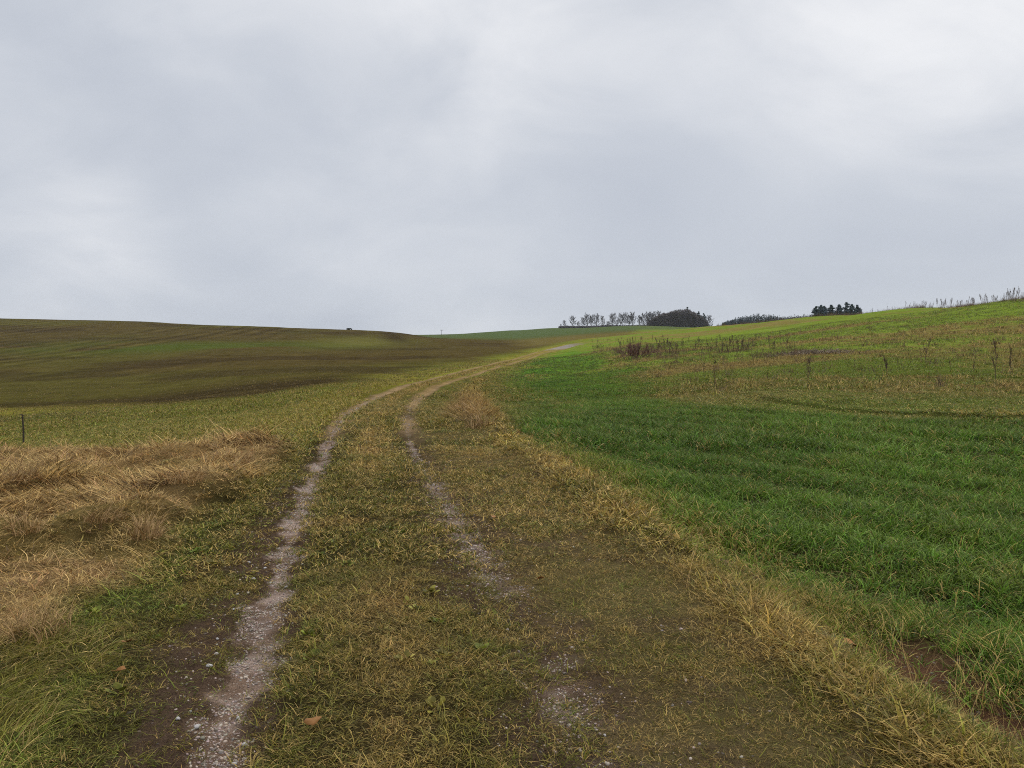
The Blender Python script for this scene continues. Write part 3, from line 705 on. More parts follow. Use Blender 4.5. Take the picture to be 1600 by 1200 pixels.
# ------------------------------------------------------------------ loose stones and leaves one can count
def gp(px, py):
    x, y = at(px, py, gz); return x, y, float(gz(np.array([x]), np.array([y]))[0])
STONES = [(327, 1043, 10, 'pale angular stone lying on dark soil left of the left wheel rut, the largest there'),
 (308, 1139, 11, 'rounded grey stone beside the left wheel rut near the bottom of the photo'),
 (278, 1125, 8, 'small white stone left of the rounded grey stone by the left wheel rut'),
 (338, 1023, 7, 'white stone just beyond the large angular one on the dark soil'),
 (340, 1000, 6, 'small pale flat stone on dark soil beside the left wheel rut'),
 (396, 905, 6, 'pale tilted stone on dark soil left of the gravel rut'), (371, 929, 7, 'light stone lying left of the gravel rut halfway down the dark soil'),
 (389, 880, 6, 'white stone farthest up the dark soil strip by the left rut'), (414, 889, 5, 'small pale stone at the edge of the left gravel rut'),
 (365, 953, 5, 'little pale stone between the light stone and the large angular stone'), (297, 1113, 5, 'tiny pale stone just above the rounded grey stone'),
 (372, 1125, 8, 'buff stone in the gravel of the left rut near the bottom'), (383, 1165, 9, 'brownish flat stone in the left rut at the bottom of the photo'),
 (447, 918, 6, 'pale stone on the right edge of the left gravel rut'), (366, 1195, 8, 'grey stone at the very bottom of the left wheel rut'),
 (1377, 1063, 10, 'buff stone on bare earth in the furrow beside the crop'), (945, 1150, 6, 'pale stone at the right wheel rut near the bottom'), (910, 1135, 7, 'grey stone in the gravel patch of the right wheel rut')]
for i, (px, py, sz, lab) in enumerate(STONES):
    x, y, z_ = gp(px, py); rad = sz/F*y*.62
    V, Qt = pebble(400+i, 2); V = V*rad
    V = V-np.array((0, 0, V[:, 2].min()*.55))
    o = mesh_obj('stone', V, Qt, STONEM, smooth=False); o.location = (x, y, z_); o.rotation_euler = (0, 0, i*1.3)
    tag(o, lab, 'stone', 'loose stones along the wheel ruts')
LEAFM = mat('dead_leaf', (.26, .115, .030), .6, .3, 30)
def leaf_mesh(seed, size):
    g = np.random.default_rng(seed); V = [(0, 0, .004)]; n = 18
    for k in range(n):
        a = 2*math.pi*k/n; lob = 1+.13*math.cos(5*a)+g.uniform(-.10, .10)
        r_ = size*.5*lob; V.append((r_*math.cos(a)*1.15, r_*math.sin(a)*.8, .004+size*.22*(math.cos(a*2+seed))*.5+size*.12))
    Fc = [(0, 1+k, 1+(k+1) % n) for k in range(n)]
    Vb = [(x, y, z_-.0015) for x, y, z_ in V]; m = len(V)
    Fc += [(m, m+1+(k+1) % n, m+1+k) for k in range(n)]+[(1+k, m+1+k, m+1+(k+1) % n, 1+(k+1) % n) for k in range(n)]
    # stalk
    b = len(V)*2; V2 = V+Vb+[(-size*.5, -.001, .004), (-size*.5, .001, .004), (-size*1.0, .001, .012), (-size*1.0, -.001, .012)]
    Fc.append((b, b+1, b+2, b+3)); return V2, Fc
for i, (px, py, sz, lab) in enumerate([(490, 1141, 23, 'large brown dead leaf lying on the grassy middle of the track'), (1330, 1018, 22, 'orange brown leaf in the bare furrow beside the crop'),
     (198, 1013, 14, 'small orange leaf in the long grass left of the track'), (189, 1057, 14, 'brown leaf lower in the long grass left of the track'),
     (769, 813, 11, 'pale dead leaf on worn turf right of the right wheel rut'), (845, 912, 14, 'tan curled leaf on bare earth right of the right wheel rut'), (1546, 1160, 20, 'yellowish brown leaf on red earth at the lower right corner')]):
    x, y, z_ = gp(px, py); s = sz/F*y
    V, Fc = leaf_mesh(i, s); o = mesh_obj('fallen_leaf', V, Fc, LEAFM, smooth=True); o.location = (x, y, z_+.025+s*.15); o.rotation_euler = (.25, -.2, i*2.1)
    tag(o, lab, 'leaf', 'fallen leaves beside the track')

# ------------------------------------------------------------------ tubes for stems, trunks, posts
def tube(V, Fc, pts, rads, sides=5, cap=True):
    s0 = len(V); prev = None
    for i, (p, r_) in enumerate(zip(pts, rads)):
        p = Vector(p); d = (Vector(pts[min(i+1, len(pts)-1)])-Vector(pts[max(i-1, 0)])).normalized()
        a = d.orthogonal().normalized() if prev is None else (prev-d*prev.dot(d)).normalized(); prev = a; b = d.cross(a)
        for k in range(sides):
            t = 2*math.pi*k/sides; V.append(tuple(p+(a*math.cos(t)+b*math.sin(t))*r_))
    for i in range(len(pts)-1):
        for k in range(sides):
            q = s0+i*sides; Fc.append((q+k, q+(k+1) % sides, q+sides+(k+1) % sides, q+sides+k))
    if cap:
        Fc.append(tuple(s0+k for k in range(sides))[::-1]); e_ = s0+(len(pts)-1)*sides; Fc.append(tuple(e_+k for k in range(sides)))

# ------------------------------------------------------------------ dry weeds
WEEDM = mat('dead_weed', (.105, .068, .044), .8, .3, 6)
def weed_mesh(seed, h):
    g = random.Random(seed); V, Fc = [], []
    lean = g.uniform(-.12, .12); ben = g.uniform(-.15, .15)
    pts = [(lean*h*t+ben*h*t*t, .06*h*math.sin(seed+t*3)*t, h*t) for t in (0, .25, .5, .75, 1)]
    tube(V, Fc, pts, [.010, .009, .008, .006, .004], 4)
    for k in range(g.randint(9, 16)):
        t = g.uniform(.22, .98); i = min(int(t*4), 3); f = t*4-i
        p = Vector(pts[i]).lerp(Vector(pts[i+1]), f); a = g.uniform(0, 6.28); L = h*(1.1-t)*g.uniform(.2, .55)+.05; sp = g.uniform(.18, .45)
        q = p+Vector((math.cos(a)*L*sp, math.sin(a)*L*sp, L)); tube(V, Fc, [p, p.lerp(q, .5)+Vector((math.cos(a), math.sin(a), 0))*.05*L, q], [.006, .0055, .004], 3)
        for j in range(g.randint(2, 6)):          # seed heads and side twigs
            c = p.lerp(q, g.uniform(.4, 1.05)); s = g.uniform(.007, .014); d = Vector((g.uniform(-1, 1), g.uniform(-1, 1), g.uniform(.3, 1.5))).normalized()
            tube(V, Fc, [c, c+d*s*3, c+d*s*6], [s*.35, s*.6, s*.15], 3)
    return V, Fc
weed_me = []
for k in range(9):
    o = mesh_obj('dry_weed', *weed_mesh(k, 1.0), WEEDM, link=False); weed_me.append(o.data); bpy.data.objects.remove(o)
def weed(x, y, h, lab, group, wid=1.0):
    o = bpy.data.objects.new('dry_weed', random.choice(weed_me)); COL.objects.link(o)
    o.location = (x, y, float(gz(np.array([x]), np.array([y]))[0])-.03); o.scale = (h*wid, h*wid, h); o.rotation_euler = (random.gauss(0, .06), random.gauss(0, .06), random.uniform(0, 6.28))
    return tag(o, lab, 'weed', group)
for px, py, top, lab in [(1116, 601, 563, 'tall single dark weed standing where the crop meets the brown meadow'), (1262, 608, 560, 'tallest dark weed with side shoots in the brown meadow strip'),
   (1335, 576, 561, 'short dark weed right of the tallest meadow weed'), (1241, 548, 533, 'thin weed rising above the grey heap of cut stalks'), (1147, 550, 527, 'slender weed standing by the left end of the grey stalk heap'),
   (1387, 587, 558, 'bushy branching weed in the brown meadow strip'), (1446, 565, 532, 'dark bushy weed on the green slope above the brown strip'), (1486, 579, 560, 'thin forked weed on the brown meadow strip'),
   (1556, 594, 539, 'very tall thin weed near the right edge of the meadow'), (1578, 587, 545, 'thin leaning weed beside the very tall one near the right edge'), (1524, 614, 592, 'short broken weed bent to the right in the lower meadow'),
   (1402, 567, 559, 'stubby weed above the bushy branching one'), (1520, 587, 564, 'narrow weed left of the very tall one in the meadow')]:
    x, y = at(px, py); weed(x, y, (py-top)/F*y*1.1, lab, 'dry weeds in the meadow', .75 if 'bushy' not in lab else 1.5)
# along the skyline of the right hill
g_ = random.Random(5)
for k in range(96):
    px = 1345+g_.uniform(0, 1)**.75*275
    u = (px-800)/F
    crest = np.interp(px, [1300, 1450, 1600, 1700], [203, 162, 126, 120]); d = crest+g_.uniform(-7, 5)
    hpx = np.interp(px, [1340, 1400, 1480, 1600], [6, 8.5, 11.5, 15])*g_.choice([.5, .7, .8, 1, 1.15])
    weed(u*d, d, hpx/F*d+.2, 'thin dry weed standing against the sky along the crest of the right hill', 'weeds on the skyline of the right hill', g_.uniform(.7, 1.2))
for k in range(42):
    px = g_.uniform(1115, 1345); u = (px-800)/F; crest = np.interp(px, [1100, 1130, 1300, 1350], [255, 255, 203, 190]); d = crest+g_.uniform(-9, 4)
    weed(u*d, d, g_.uniform(.6, 1.6), 'low dry weed along the hill crest in front of the distant woods', 'weeds on the crest below the woods', 1.3)
# the band of weeds round the russet bush
for k in range(148):
    px = g_.choice([g_.uniform(925, 1060), g_.uniform(960, 1210), g_.uniform(1030, 1230)])
    py = np.interp(px, [920, 1000, 1060, 1230], [548, 553, 556, 552])+g_.uniform(-24, 4)*np.interp(px, [920, 1000, 1230], [.5, 1, .8])
    x, y = at(px, py); weed(x, y, g_.uniform(.7, 1.5), 'brown dead weed in the dense band of weeds around the russet bush', 'weeds around the russet bush', g_.uniform(.9, 1.6))

# ------------------------------------------------------------------ the russet bush and the heap of cut stalks
RUSSET = mat('russet_twig', (.17, .085, .065), .85, .35, 5)
x, y = at(995, 559); bush = empty('russet_bush', (x, y, float(gz(np.array([x]), np.array([y]))[0])-.05))
tag(bush, 'round leafless russet bush standing among weeds beyond the green crop', 'bush')
g_ = random.Random(9)
Vs, Fs, Vt, Ft = [], [], [], []
for k in range(60):
    a = g_.uniform(0, 6.28); r0 = g_.uniform(0, .9); b = Vector((math.cos(a)*r0*2.0, math.sin(a)*r0, 0)); sp = g_.uniform(0, 1)**.6
    tip = Vector((math.cos(a)*3.1*sp, math.sin(a)*1.8*sp, 2.1*math.sqrt(max(0, 1-sp**2*.75))*g_.uniform(.75, 1.05)))
    midp = b.lerp(tip, .5)+Vector((0, 0, .2)); tube(Vs, Fs, [b, midp, tip], [.03, .02, .01], 4)
    for j in range(22):
        c = b.lerp(midp, g_.uniform(.4, 1)) if g_.random() < .4 else midp.lerp(tip, g_.uniform(0, 1)); L = g_.uniform(.25, .6)
        d = Vector((g_.gauss(0, .5), g_.gauss(0, .5), g_.uniform(.1, 1))).normalized(); tube(Vt, Ft, [c, c+d*L], [.014, .006], 3, False)
mesh_obj('stems', Vs, Fs, RUSSET, bush); mesh_obj('crown', Vt, Ft, RUSSET, bush)
STALKM = mat('grey_stalk', (.17, .125, .08), .8, .8, 4)
V, Fc = [], []
p0 = at(1205, 558); p1 = at(1345, 550)
hx, hy = (p0+p1)/2; hz = float(gz(np.array([hx]), np.array([hy]))[0])
for k in range(520):
    t = min(max(g_.gauss(.42, .24), 0), 1); q = p0*(1-t)+p1*t; xx = q[0]+g_.gauss(0, .4); yy = q[1]+g_.gauss(0, 1.1); hgt = .34*(1-abs(2*t-1)**1.5)*g_.uniform(.0, 1)
    zz = float(base_z(np.array([xx]), np.array([yy]))[0])+hgt; a = g_.uniform(0, 6.28); L = g_.uniform(.3, 1.1)
    d = Vector((math.cos(a), math.sin(a), g_.uniform(-.3, .9))).normalized()*L; c = Vector((xx-hx, yy-hy, zz-hz)); tube(V, Fc, [c-d*.5, c+d*.5], [.03, .014], 3, False)
o = mesh_obj('stalk_heap', V, Fc, STALKM); o.location = (hx, hy, hz)
tag(o, 'long low grey heap of cut dead stalks lying across the meadow slope', 'stalk heap')

# low scrub of dead weeds: the band round the bush and along the crest
sx_, sy_ = [], []
for k in range(1500):
    px = g_.choice([g_.uniform(925, 1060), g_.uniform(960, 1240), g_.uniform(1030, 1260)]); py = np.interp(px, [920, 1000, 1060, 1260], [548, 554, 557, 553])+g_.gauss(-6, 9)*np.interp(px, [920, 1000, 1240], [.4, 1, .6])
    q = at(px, py); sx_.append(q[0]); sy_.append(q[1])
for k in range(1100):
    px = 1120+g_.random()*500; u = (px-800)/F; d = np.interp(px, [1100, 1130, 1300, 1450, 1600, 1700], [255, 255, 203, 162, 126, 120])+g_.uniform(-14, 5)*np.interp(px, [1120, 1300, 1350, 1450, 1600], [1, .8, .3, .8, 1])
    sx_.append(u*d); sy_.append(d)
for k in range(900):
    q = (g_.uniform(7, 60), g_.uniform(30, 125)); sx_.append(q[0]); sy_.append(q[1])
sx_, sy_ = np.array(sx_), np.array(sy_); n = len(sx_)
okz = zones(sx_, sy_)['mead'] > .6
keep_ = okz & (rng.uniform(size=n) < np.where(np.arange(n) < 1500, .55, np.where(np.arange(n) < 2600, .95, .5)))&(rng.uniform(size=n) < sst(.35, .55, fbm(sx_, sy_, 4, 2, 73))); sx_, sy_ = sx_[keep_], sy_[keep_]; n = len(sx_)
scatter('weed_scrub', 'scrub', sx_, sy_, rng.uniform(0, 6.28, n), np.stack([rng.uniform(.8, 1.6, n), rng.uniform(.8, 1.6, n), rng.uniform(.5, 1.15, n)], -1), np.array((.13, .082, .054))*rng.uniform(.5, 1.3, (n, 1)), 0.0)

# ------------------------------------------------------------------ tussocks in the rough grass
TUSM = mat('tussock_straw', (.38, .235, .10), .65, .5, 14, .12)
def tussock(px, py, hpx, wpx, lab, comb, tone=0):
    x, y, z_ = gp(px, py); h = hpx/F*y; wd = wpx/F*y*.5
    g = np.random.default_rng(int(px*7+py)); n = int(150)
    V, Q = [], []
    for b in range(n):
        a = g.uniform(0, 6.28); ra = math.sqrt(g.uniform())*wd*.75; L = h*g.uniform(.55, 1.5)*(1-.35*ra/wd); d = (comb+g.normal(0, .6)) if g.uniform() < .6 else a+g.normal(0, .4)
        p = np.array((ra*math.cos(a), ra*math.sin(a), -.02)); t0 = abs(g.normal(.45, .35)); cv = g.uniform(.4, 1.9); w_ = max(.0060, y*.0011)*g.uniform(.7, 1.4); tw = d+g.uniform(0, 3.1)
        sd = np.array((math.cos(tw), math.sin(tw), 0)); s0 = len(V)
        for k in range(6):
            t = k/5; ww = w_*(1-.8*t); V.append(p-sd*ww/2); V.append(p+sd*ww/2); an = t0+cv*t
            p = p+np.array((math.sin(an)*math.cos(d), math.sin(an)*math.sin(d), math.cos(an)))*L/5; p[2] = max(p[2], .01)
        for k in range(5): Q.append((s0+2*k, s0+2*k+1, s0+2*k+3, s0+2*k+2))
    me = fast_mesh('grass_tussock', np.array(V), np.array(Q)); me.materials.append(TUSM)
    o = bpy.data.objects.new('grass_tussock', me); COL.objects.link(o); o.location = (x, y, z_); return tag(o, lab, 'grass tussock', 'dry grass tussocks beside the track')
for a in [(60, 990, 60, 130, 'large dry tussock bent over a dark hollow at the left edge, nearest to the viewer', 2.4), (30, 832, 45, 80, 'shaggy dry tussock with dark shaded hollow at the left edge', 2.8),
          (228, 838, 55, 60, 'upright pointed dry tussock at the right end of the rough grass', 1.6), (25, 750, 45, 75, 'dense brown tussock far back at the left edge of the rough grass', 1.5), (365, 722, 30, 90, 'broad tan tussock at the far right end of the rough grass', 1.2),
          (165, 812, 28, 80, 'flattened tan tussock in the middle of the rough grass', .4), (130, 905, 35, 110, 'low spreading tussock in front of the flattened one', 0.0), (290, 752, 26, 70, 'low tan tussock just below the broad far one', .3),
          (752, 668, 26, 60, 'tall pale dry tussock on the ridge where crop and track meet', 1.6), (728, 645, 22, 64, 'thin pinkish dry tussock behind the tall pale one on the ridge', 1.8)]:
    tussock(*a)

# ------------------------------------------------------------------ fence post, utility pole, shrubs on the hill
POSTM = mat('weathered_wood', (.055, .042, .032), .85, .3, 20)
x, y = at(37, 695); z_ = float(gz(np.array([x]), np.array([y]))[0]); h = 47/F*y
post = empty('fence_post', (x, y, z_)); tag(post, 'thin dark leaning post standing alone at the edge of the left field', 'post')
V, Fc = [], []; tube(V, Fc, [(0, 0, -.2), (-.01, 0, h*.5), (-.045, 0, h)], [.028, .026, .022], 8); mesh_obj('shaft', V, Fc, POSTM, post)
V, Fc = [], []; tube(V, Fc, [(-.13, 0, h*.985), (.0, -.0, h*.965)], [.014, .014], 6); mesh_obj('wire_bracket', V, Fc, POSTM, post)
d = 690; u = (690-800)/F; x = u*d; z_ = float(base_z(np.array([x]), np.array([d]))[0]); ztop = EYE+(HOR-515.3)/F*d
pole = empty('utility_pole', (x, d, z_)); tag(pole, 'wooden utility pole with cross arm standing alone beyond the dip in the skyline', 'utility pole')
hp = ztop-z_; V, Fc = [], []; tube(V, Fc, [(0, 0, -.5), (0, 0, hp*.5), (0, 0, hp)], [.17, .15, .12], 8); mesh_obj('mast', V, Fc, POSTM, pole)
V, Fc = [], []; tube(V, Fc, [(-1.5, 0, hp-.35), (1.5, 0, hp-.35)], [.12, .12], 6); arm = mesh_obj('cross_arm', V, Fc, POSTM, pole)
for sx in (-1.35, 0.55, 1.35):
    V, Fc = [], []; tube(V, Fc, [(sx, 0, hp-.25), (sx, 0, hp-.1), (sx, 0, hp+.1)], [.04, .09, .05], 6); mesh_obj('insulator', V, Fc, POSTM, arm)

DARKLEAF = mat('dark_foliage', (.030, .036, .026), .8, .4, 2)
PINEM = mat('pine_needles', (.052, .074, .076), .8, .4, 1.2)
BARK = mat('bark', (.060, .050, .044), .85, .3, 3)
PALEBARK = mat('pale_bark', (.42, .41, .39), .7, .2, 3)
TWIG = mat('bare_twigs', (.11, .095, .095), .85, .3, 1)
def leafcloud(V, Fc, c, rx, ry, rz, n, size, g):
    for k in range(n):
        while True:
            p = Vector((g.uniform(-1, 1), g.uniform(-1, 1), g.uniform(-1, 1)))
            if p.length < 1: break
        p = Vector(c)+Vector((p.x*rx, p.y*ry, p.z*rz)); s = size*g.uniform(.5, 1.3)
        a = Vector((g.gauss(0, 1), g.gauss(0, 1), g.gauss(0, 1))).normalized(); b = a.orthogonal().normalized()*s; a = a*s; i = len(V)
        V += [tuple(p-a*.6), tuple(p+b*.5), tuple(p+a*.6), tuple(p-b*.5)]; Fc.append((i, i+1, i+2, i+3))
def shrub(px, d, hpx, wpx, lab, name='hill_shrub', m=DARKLEAF):
    u = (px-800)/F; x = u*d; z_ = float(gz(np.array([x]), np.array([d]))[0]); o = empty(name, (x, d, z_-.05)); tag(o, lab, 'shrub')
    g = random.Random(int(px*3)); h = hpx/F*d; wd = wpx/F*d; V, Fc = [], []
    for k in range(5):
        a = g.uniform(0, 6.28); tube(V, Fc, [(0, 0, 0), (math.cos(a)*wd*.25, math.sin(a)*wd*.2, h*.6)], [.05, .02], 4)
    mesh_obj('stems', V, Fc, BARK, o); V, Fc = [], []
    for k in range(6): leafcloud(V, Fc, (g.uniform(-.35, .35)*wd, g.uniform(-.3, .3)*wd, h*g.uniform(.35, .7)), wd*.2, wd*.2, h*.32, 90, .22, g)
    mesh_obj('crown', V, Fc, m, o); return o
shrub(544.5, 327, 3.4, 8, 'low dark shrub on the bare skyline of the left hill'); shrub(549.5, 327, 2.6, 1.8, 'tiny dark shrub just right of the low one on the left skyline')

# ------------------------------------------------------------------ trees
def bare_tree(seed, h, spread=.55):
    """trunk and crown of a leafless tree of height h"""
    g = random.Random(seed); Vt, Ft, Vc, Fc_ = [], [], [], []
    tp = [Vector((.02*h*math.sin(seed+3*t), .02*h*math.cos(seed*2+3*t)-.02*h*math.cos(seed*2), h*.93*t)) for t in (0, .2, .4, .6, .8, 1)]
    tube(Vt, Ft, tp, [h*.020*(1-.75*k/5) for k in range(6)], 6)
    def limb(p, d, L, r_, lev):
        m1 = p+d*L*.5; d2 = (d+Vector((g.gauss(0, .15), g.gauss(0, .15), .35))).normalized(); e = m1+d2*L*.5
        tube(Vc, Fc_, [p, m1, e], [r_, r_*.8, r_*.5], 4 if lev == 1 else 3, False)
        if lev == 3: return
        for k in range(7 if lev == 1 else 5):
            t = .2+.8*(k+g.random())/7; c = p.lerp(m1, t*2) if t < .5 else m1.lerp(e, min(t*2-1, 1)); a = g.uniform(0, 6.28); dd = d if t < .5 else d2
            o = Matrix.Rotation(a, 3, dd) @ dd.orthogonal().normalized(); an = g.uniform(.4, .9)
            limb(c, (dd*math.cos(an)+o*math.sin(an)+Vector((0, 0, .15))).normalized(), L*g.uniform(.35, .55), [0, .050, .040][lev], lev+1)
    for k in range(20):
        t = .15+.8*(k+g.random())/20; i = min(int(t*5), 4); p = tp[i].lerp(tp[i+1], t*5-i); a = k*2.4+g.uniform(-.5, .5)
        reach = h*.33*math.sqrt(max(.05, 1-((t-.45)/.62)**2))*g.uniform(.8, 1.15); an = g.uniform(.6, 1.0)*(1.1-.4*t)
        limb(p, Vector((math.cos(a)*math.sin(an), math.sin(a)*math.sin(an), math.cos(an))), reach, .075, 1)
    zmax = max(v[2] for v in Vc); k = h/zmax
    Vt = [(x*k, y*k, z_*k) for x, y, z_ in Vt]; Vc = [(x*k*1.0, y*k*1.0, z_*k) for x, y, z_ in Vc]
    return Vt, Ft, Vc, Fc_
BT = []
for s in range(6):
    Vt, Ft, Vc, Fc_ = bare_tree(50+s, 10.0)
    a = mesh_obj('trunk', Vt, Ft, BARK, link=False); b = mesh_obj('crown', Vc, Fc_, TWIG, link=False); BT.append((a.data, b.data)); bpy.data.objects.remove(a); bpy.data.objects.remove(b)
pale_trunk = BT[1][0].copy(); pale_trunk.materials.clear(); pale_trunk.materials.append(PALEBARK)
def place_bare(px, top, k, lab, group, d=None, wid=1.0, pale=False, base=None):
    d = d or float(np.interp(px, [870, 1000, 1110], [530, 505, 500])); u = (px-800)/F; x = u*d; z_ = float(base_z(np.array([x]), np.array([d]))[0])-.1
    h = (EYE+(HOR-top+1.5)/F*d)-z_; o = empty('bare_tree', (x, d, z_), k*1.7); tag(o, lab, 'tree', group)
    for nm, me in zip(('trunk', 'crown'), BT[k % 6]):
        if pale and nm == 'trunk': me = pale_trunk
        c = bpy.data.objects.new(nm, me); COL.objects.link(c); c.parent = o
    o.scale = (h/10*wid*1.3, h/10*wid*1.3, h/10); return o
ROW = [(876, 507, .9, 'lowest bare shrubby tree at the left end of the skyline row'), (882, 501, .9, 'small bare tree second from the left end of the skyline row'), (895, 494, 1.1, 'bare tree with a pale trunk near the left end of the skyline row'),
 (904, 503, .9, 'low bare tree just right of the pale trunked tree'), (911, 496, .9, 'thin bare tree left of the first tall tree in the skyline row'), (918, 489.5, 1.0, 'first tall bare tree of the skyline row with wide crown'),
 (925, 492, .8, 'narrow bare tree touching the first tall one in the row'), (932, 490.5, 1.0, 'round crowned bare tree right of the narrow one in the row'), (942, 494, .7, 'narrow bare tree with a dark clump near its top'),
 (950, 503, 1.0, 'low bushy bare tree in the gap of the skyline row'), (958, 489, 1.1, 'tall fan shaped bare tree standing right of the gap in the row'), (964.5, 499, .8, 'small bare tree filling the space right of the fan shaped tree'),
 (970, 489.5, .95, 'dark bare tree in the middle of the skyline row'), (977, 488.5, .9, 'tall bare tree right of the dark one in the row'), (983, 492, .9, 'pale slim bare tree in the right half of the row'), (988.5, 488, .9, 'tall pale bare tree in the right half of the row'),
 (999, 493, .9, 'medium bare tree left of the last tall trees of the row'), (1006, 488, 1.05, 'wide bare tree close to the left side of the dark wood'), (1013, 488, .9, 'bare tree rising behind the left edge of the dark wood'),
 (1019, 487, .9, 'bare crown showing above the left slope of the dark wood'), (1028, 486.5, .9, 'last bare crown showing above the dark wood'), (1108, 493, .9, 'pale bare tree at the right end of the dark wood')]
for i, (px, top, wid, lab) in enumerate(ROW):
    place_bare(px, top, i if px != 895 else 1, lab, 'bare trees on the skyline', d=(525 if 1010 < px < 1030 else None), wid=wid, pale=px == 895)

def pine_mesh(seed, h, wd):
    g = random.Random(seed); Vt, Ft, Vc, Fc_ = [], [], [], []
    tube(Vt, Ft, [(0, 0, -.3), (.05*h*.2, 0, h*.5), (0, 0, h*.97)], [h*.022, h*.016, h*.004], 6)
    lv = 11
    for k in range(lv):
        t = k/(lv-1); zc_ = h*(.10+.86*t); rad = wd*.78*(1-t)**.6*(.7+.5*g.random())+.3
        for j in range(max(3, int(7*(1-t)+3))):
            a = g.uniform(0, 6.28); L = rad*g.uniform(.6, 1.1); e_ = Vector((math.cos(a)*L, math.sin(a)*L, zc_+L*.12)); s_ = Vector((0, 0, zc_))
            tube(Vt, Ft, [s_, e_], [.05, .02], 3, False)
            for q in range(3): leafcloud(Vc, Fc_, s_.lerp(e_, .45+.28*q), .30+rad*.13, .30+rad*.13, .22+.02*h, 16, .42, g)
    return Vt, Ft, Vc, Fc_
def pine(px, top, d, wpx, lab, seed, group='pines behind the hill crest', name='pine_tree'):
    u = (px-800)/F; x = u*d; z_ = float(base_z(np.array([x]), np.array([d]))[0])-.2; h = EYE+(HOR-top)/F*d-z_
    o = empty(name, (x, d, z_)); tag(o, lab, 'tree', group); Vt, Ft, Vc, Fc_ = pine_mesh(seed, h, wpx/F*d)
    mesh_obj('trunk', Vt, Ft, BARK, o); mesh_obj('crown', Vc, Fc_, PINEM, o)
for i, (px, top, wpx, lab) in enumerate([(1275, 479, 11, 'leftmost broad pine of the clump behind the right hill'), (1282.5, 477, 12, 'taller pine overlapping the leftmost one in the hill clump'), (1287.5, 478.5, 9, 'small pine at the right side of the left pair behind the hill'),
   (1298.5, 476.5, 10, 'lone pointed pine in the gap of the clump behind the hill'), (1311.5, 476, 11, 'pine left of the tallest one behind the hill'), (1322.5, 472.5, 13, 'tallest pine of the clump behind the right hill'), (1331.5, 475.5, 10, 'pine just right of the tallest one behind the hill'), (1339.5, 477, 12, 'rightmost sloping pine of the clump behind the hill')]):
    pine(px, top, 300+i % 3*5, wpx, lab, 70+i)
for i, (px, top, wpx, lab) in enumerate([(1074, 479.5, 7, 'pine top rising highest above the dark wood'), (1092, 486.5, 8, 'pointed dark conifer on the right slope of the dark wood'), (1099.5, 489.5, 9, 'dark conifer at the right end of the dark wood')]):
    pine(px, top, 498, wpx, lab, 90+i, 'conifers of the dark wood', 'conifer')

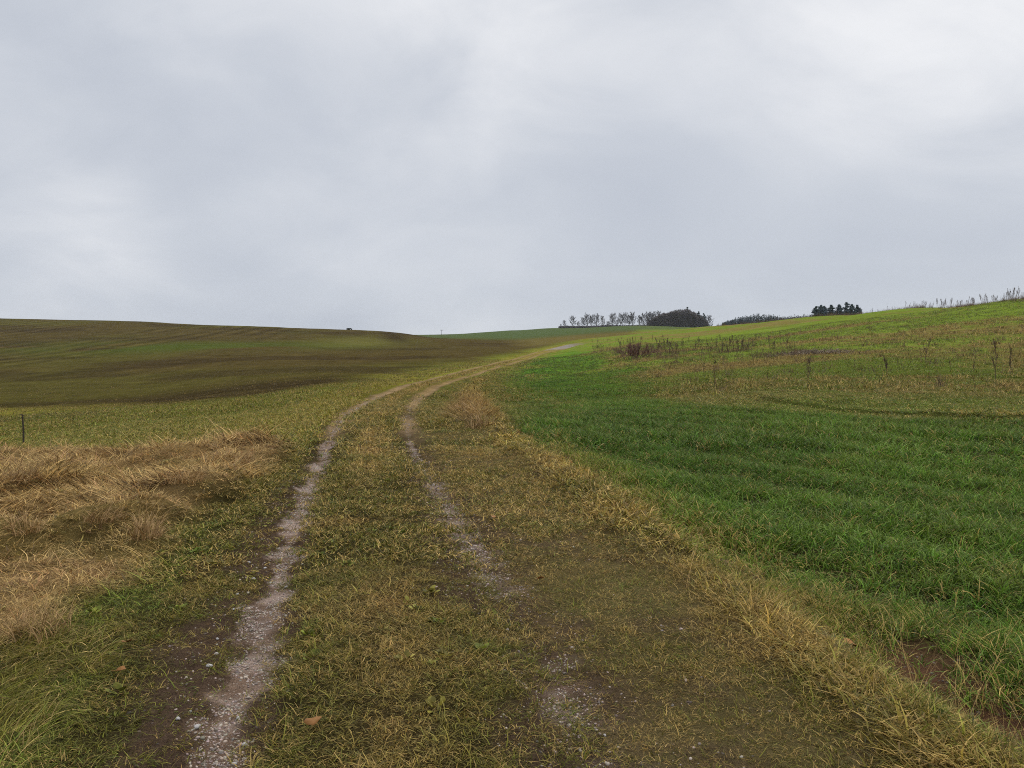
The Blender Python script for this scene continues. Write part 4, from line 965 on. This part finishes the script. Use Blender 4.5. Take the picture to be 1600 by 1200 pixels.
# far-off woods that read as one mass
def wood(name, outline, d, step, tone, n_per, seed, m, conif=.0, depth=30):
    g = random.Random(seed); V, Fc = [], []; pxs = [o_[0] for o_ in outline]; tops = [o_[1] for o_ in outline]
    px = pxs[0]; x0 = ((pxs[0]+pxs[-1])/2-800)/F*d; zb = float(base_z(np.array([x0]), np.array([d]))[0])
    for row in range(3):
        px = pxs[0]+g.uniform(0, step)
        while px < pxs[-1]:
            dd = d+row*depth/3; u = (px-800)/F; x = u*dd; zz = float(base_z(np.array([x]), np.array([dd]))[0]); top = np.interp(px, pxs, tops)+g.uniform(-.3, 1.4)+(1-row)*.3
            h = max(1.5, EYE+(HOR-top)/F*dd-zz); c = Vector((x-x0, dd-d, zz-zb)); wd = step/F*dd*g.uniform(.9, 1.5)
            tube(V, Fc, [c, c+Vector((0, 0, h*.9))], [.16, .05], 4, False)
            if g.random() < conif:
                for k in range(7):
                    t = k/6; leafcloud(V, Fc, c+Vector((0, 0, h*(.15+.83*t))), wd*.55*(1-t)+.2, wd*.55*(1-t)+.2, h*.09, int(n_per*.18*(1.3-t)), .55, g)
            else:
                leafcloud(V, Fc, c+Vector((0, 0, h*.70)), wd*.62, wd*.62, h*.28, int(n_per*.55), .55, g); leafcloud(V, Fc, c+Vector((0, 0, h*.36)), wd*.72, wd*.72, h*.36, int(n_per*.7), .6, g)
            px += step*g.uniform(.6, 1.1)
    o = mesh_obj(name, V, Fc, m); o.location = (x0, d, zb); o['kind'] = 'stuff'; return o
WOODM = mat('wood_crowns', (.13, .108, .102), .85, .45, .25); FARM = mat('far_conifers', (.055, .070, .072), .85, .4, .3)
wood('dark_wood', [(1013, 505), (1016, 499), (1022, 494.5), (1030, 490.5), (1042, 487), (1052, 483.5), (1062, 482), (1076, 481.5), (1084, 486), (1094, 491), (1103, 499), (1106, 504)], 492, 4.6, 0, 430, 3, WOODM, .05)
wood('undergrowth', [(874, 510), (890, 508.5), (905, 509.5), (930, 508), (950, 506.5), (980, 507.5), (1014, 506)], 512, 3.2, 0, 40, 8, TWIG, .0)
wood('distant_wood', [(1128, 505), (1134, 501.5), (1142, 499), (1150, 496.5), (1160, 494), (1172, 493), (1184, 490.5), (1192, 492.5), (1202, 491.5), (1214, 493), (1226, 494), (1240, 493.5), (1254, 492.5), (1268, 492)], 480, 3.3, 0, 130, 4, FARM, .35)

# ------------------------------------------------------------------ the air
hm = bpy.data.materials.new('damp_air'); hm.use_nodes = True; t = hm.node_tree; t.nodes.clear()
ho = N(t, 'ShaderNodeOutputMaterial'); pv = N(t, 'ShaderNodeVolumePrincipled'); t.links.new(pv.outputs[0], ho.inputs['Volume'])
pv.inputs['Color'].default_value = (.80, .86, .95, 1); pv.inputs['Density'].default_value = .00010; pv.inputs['Anisotropy'].default_value = .1; hm.cycles.volume_sampling = 'DISTANCE'
zlo = float(GZ.min())-1.0; zhi = 62.0; e_ = 2850.0
V = [(sx*e_, sy*e_, z_) for z_ in (zlo, zhi) for sx, sy in ((-1, -1), (1, -1), (1, 1), (-1, 1))]
ho_ = mesh_obj('haze', V, [(3, 2, 1, 0), (4, 5, 6, 7), (0, 1, 5, 4), (1, 2, 6, 5), (2, 3, 7, 6), (3, 0, 4, 7)], hm); ho_['kind'] = 'stuff'
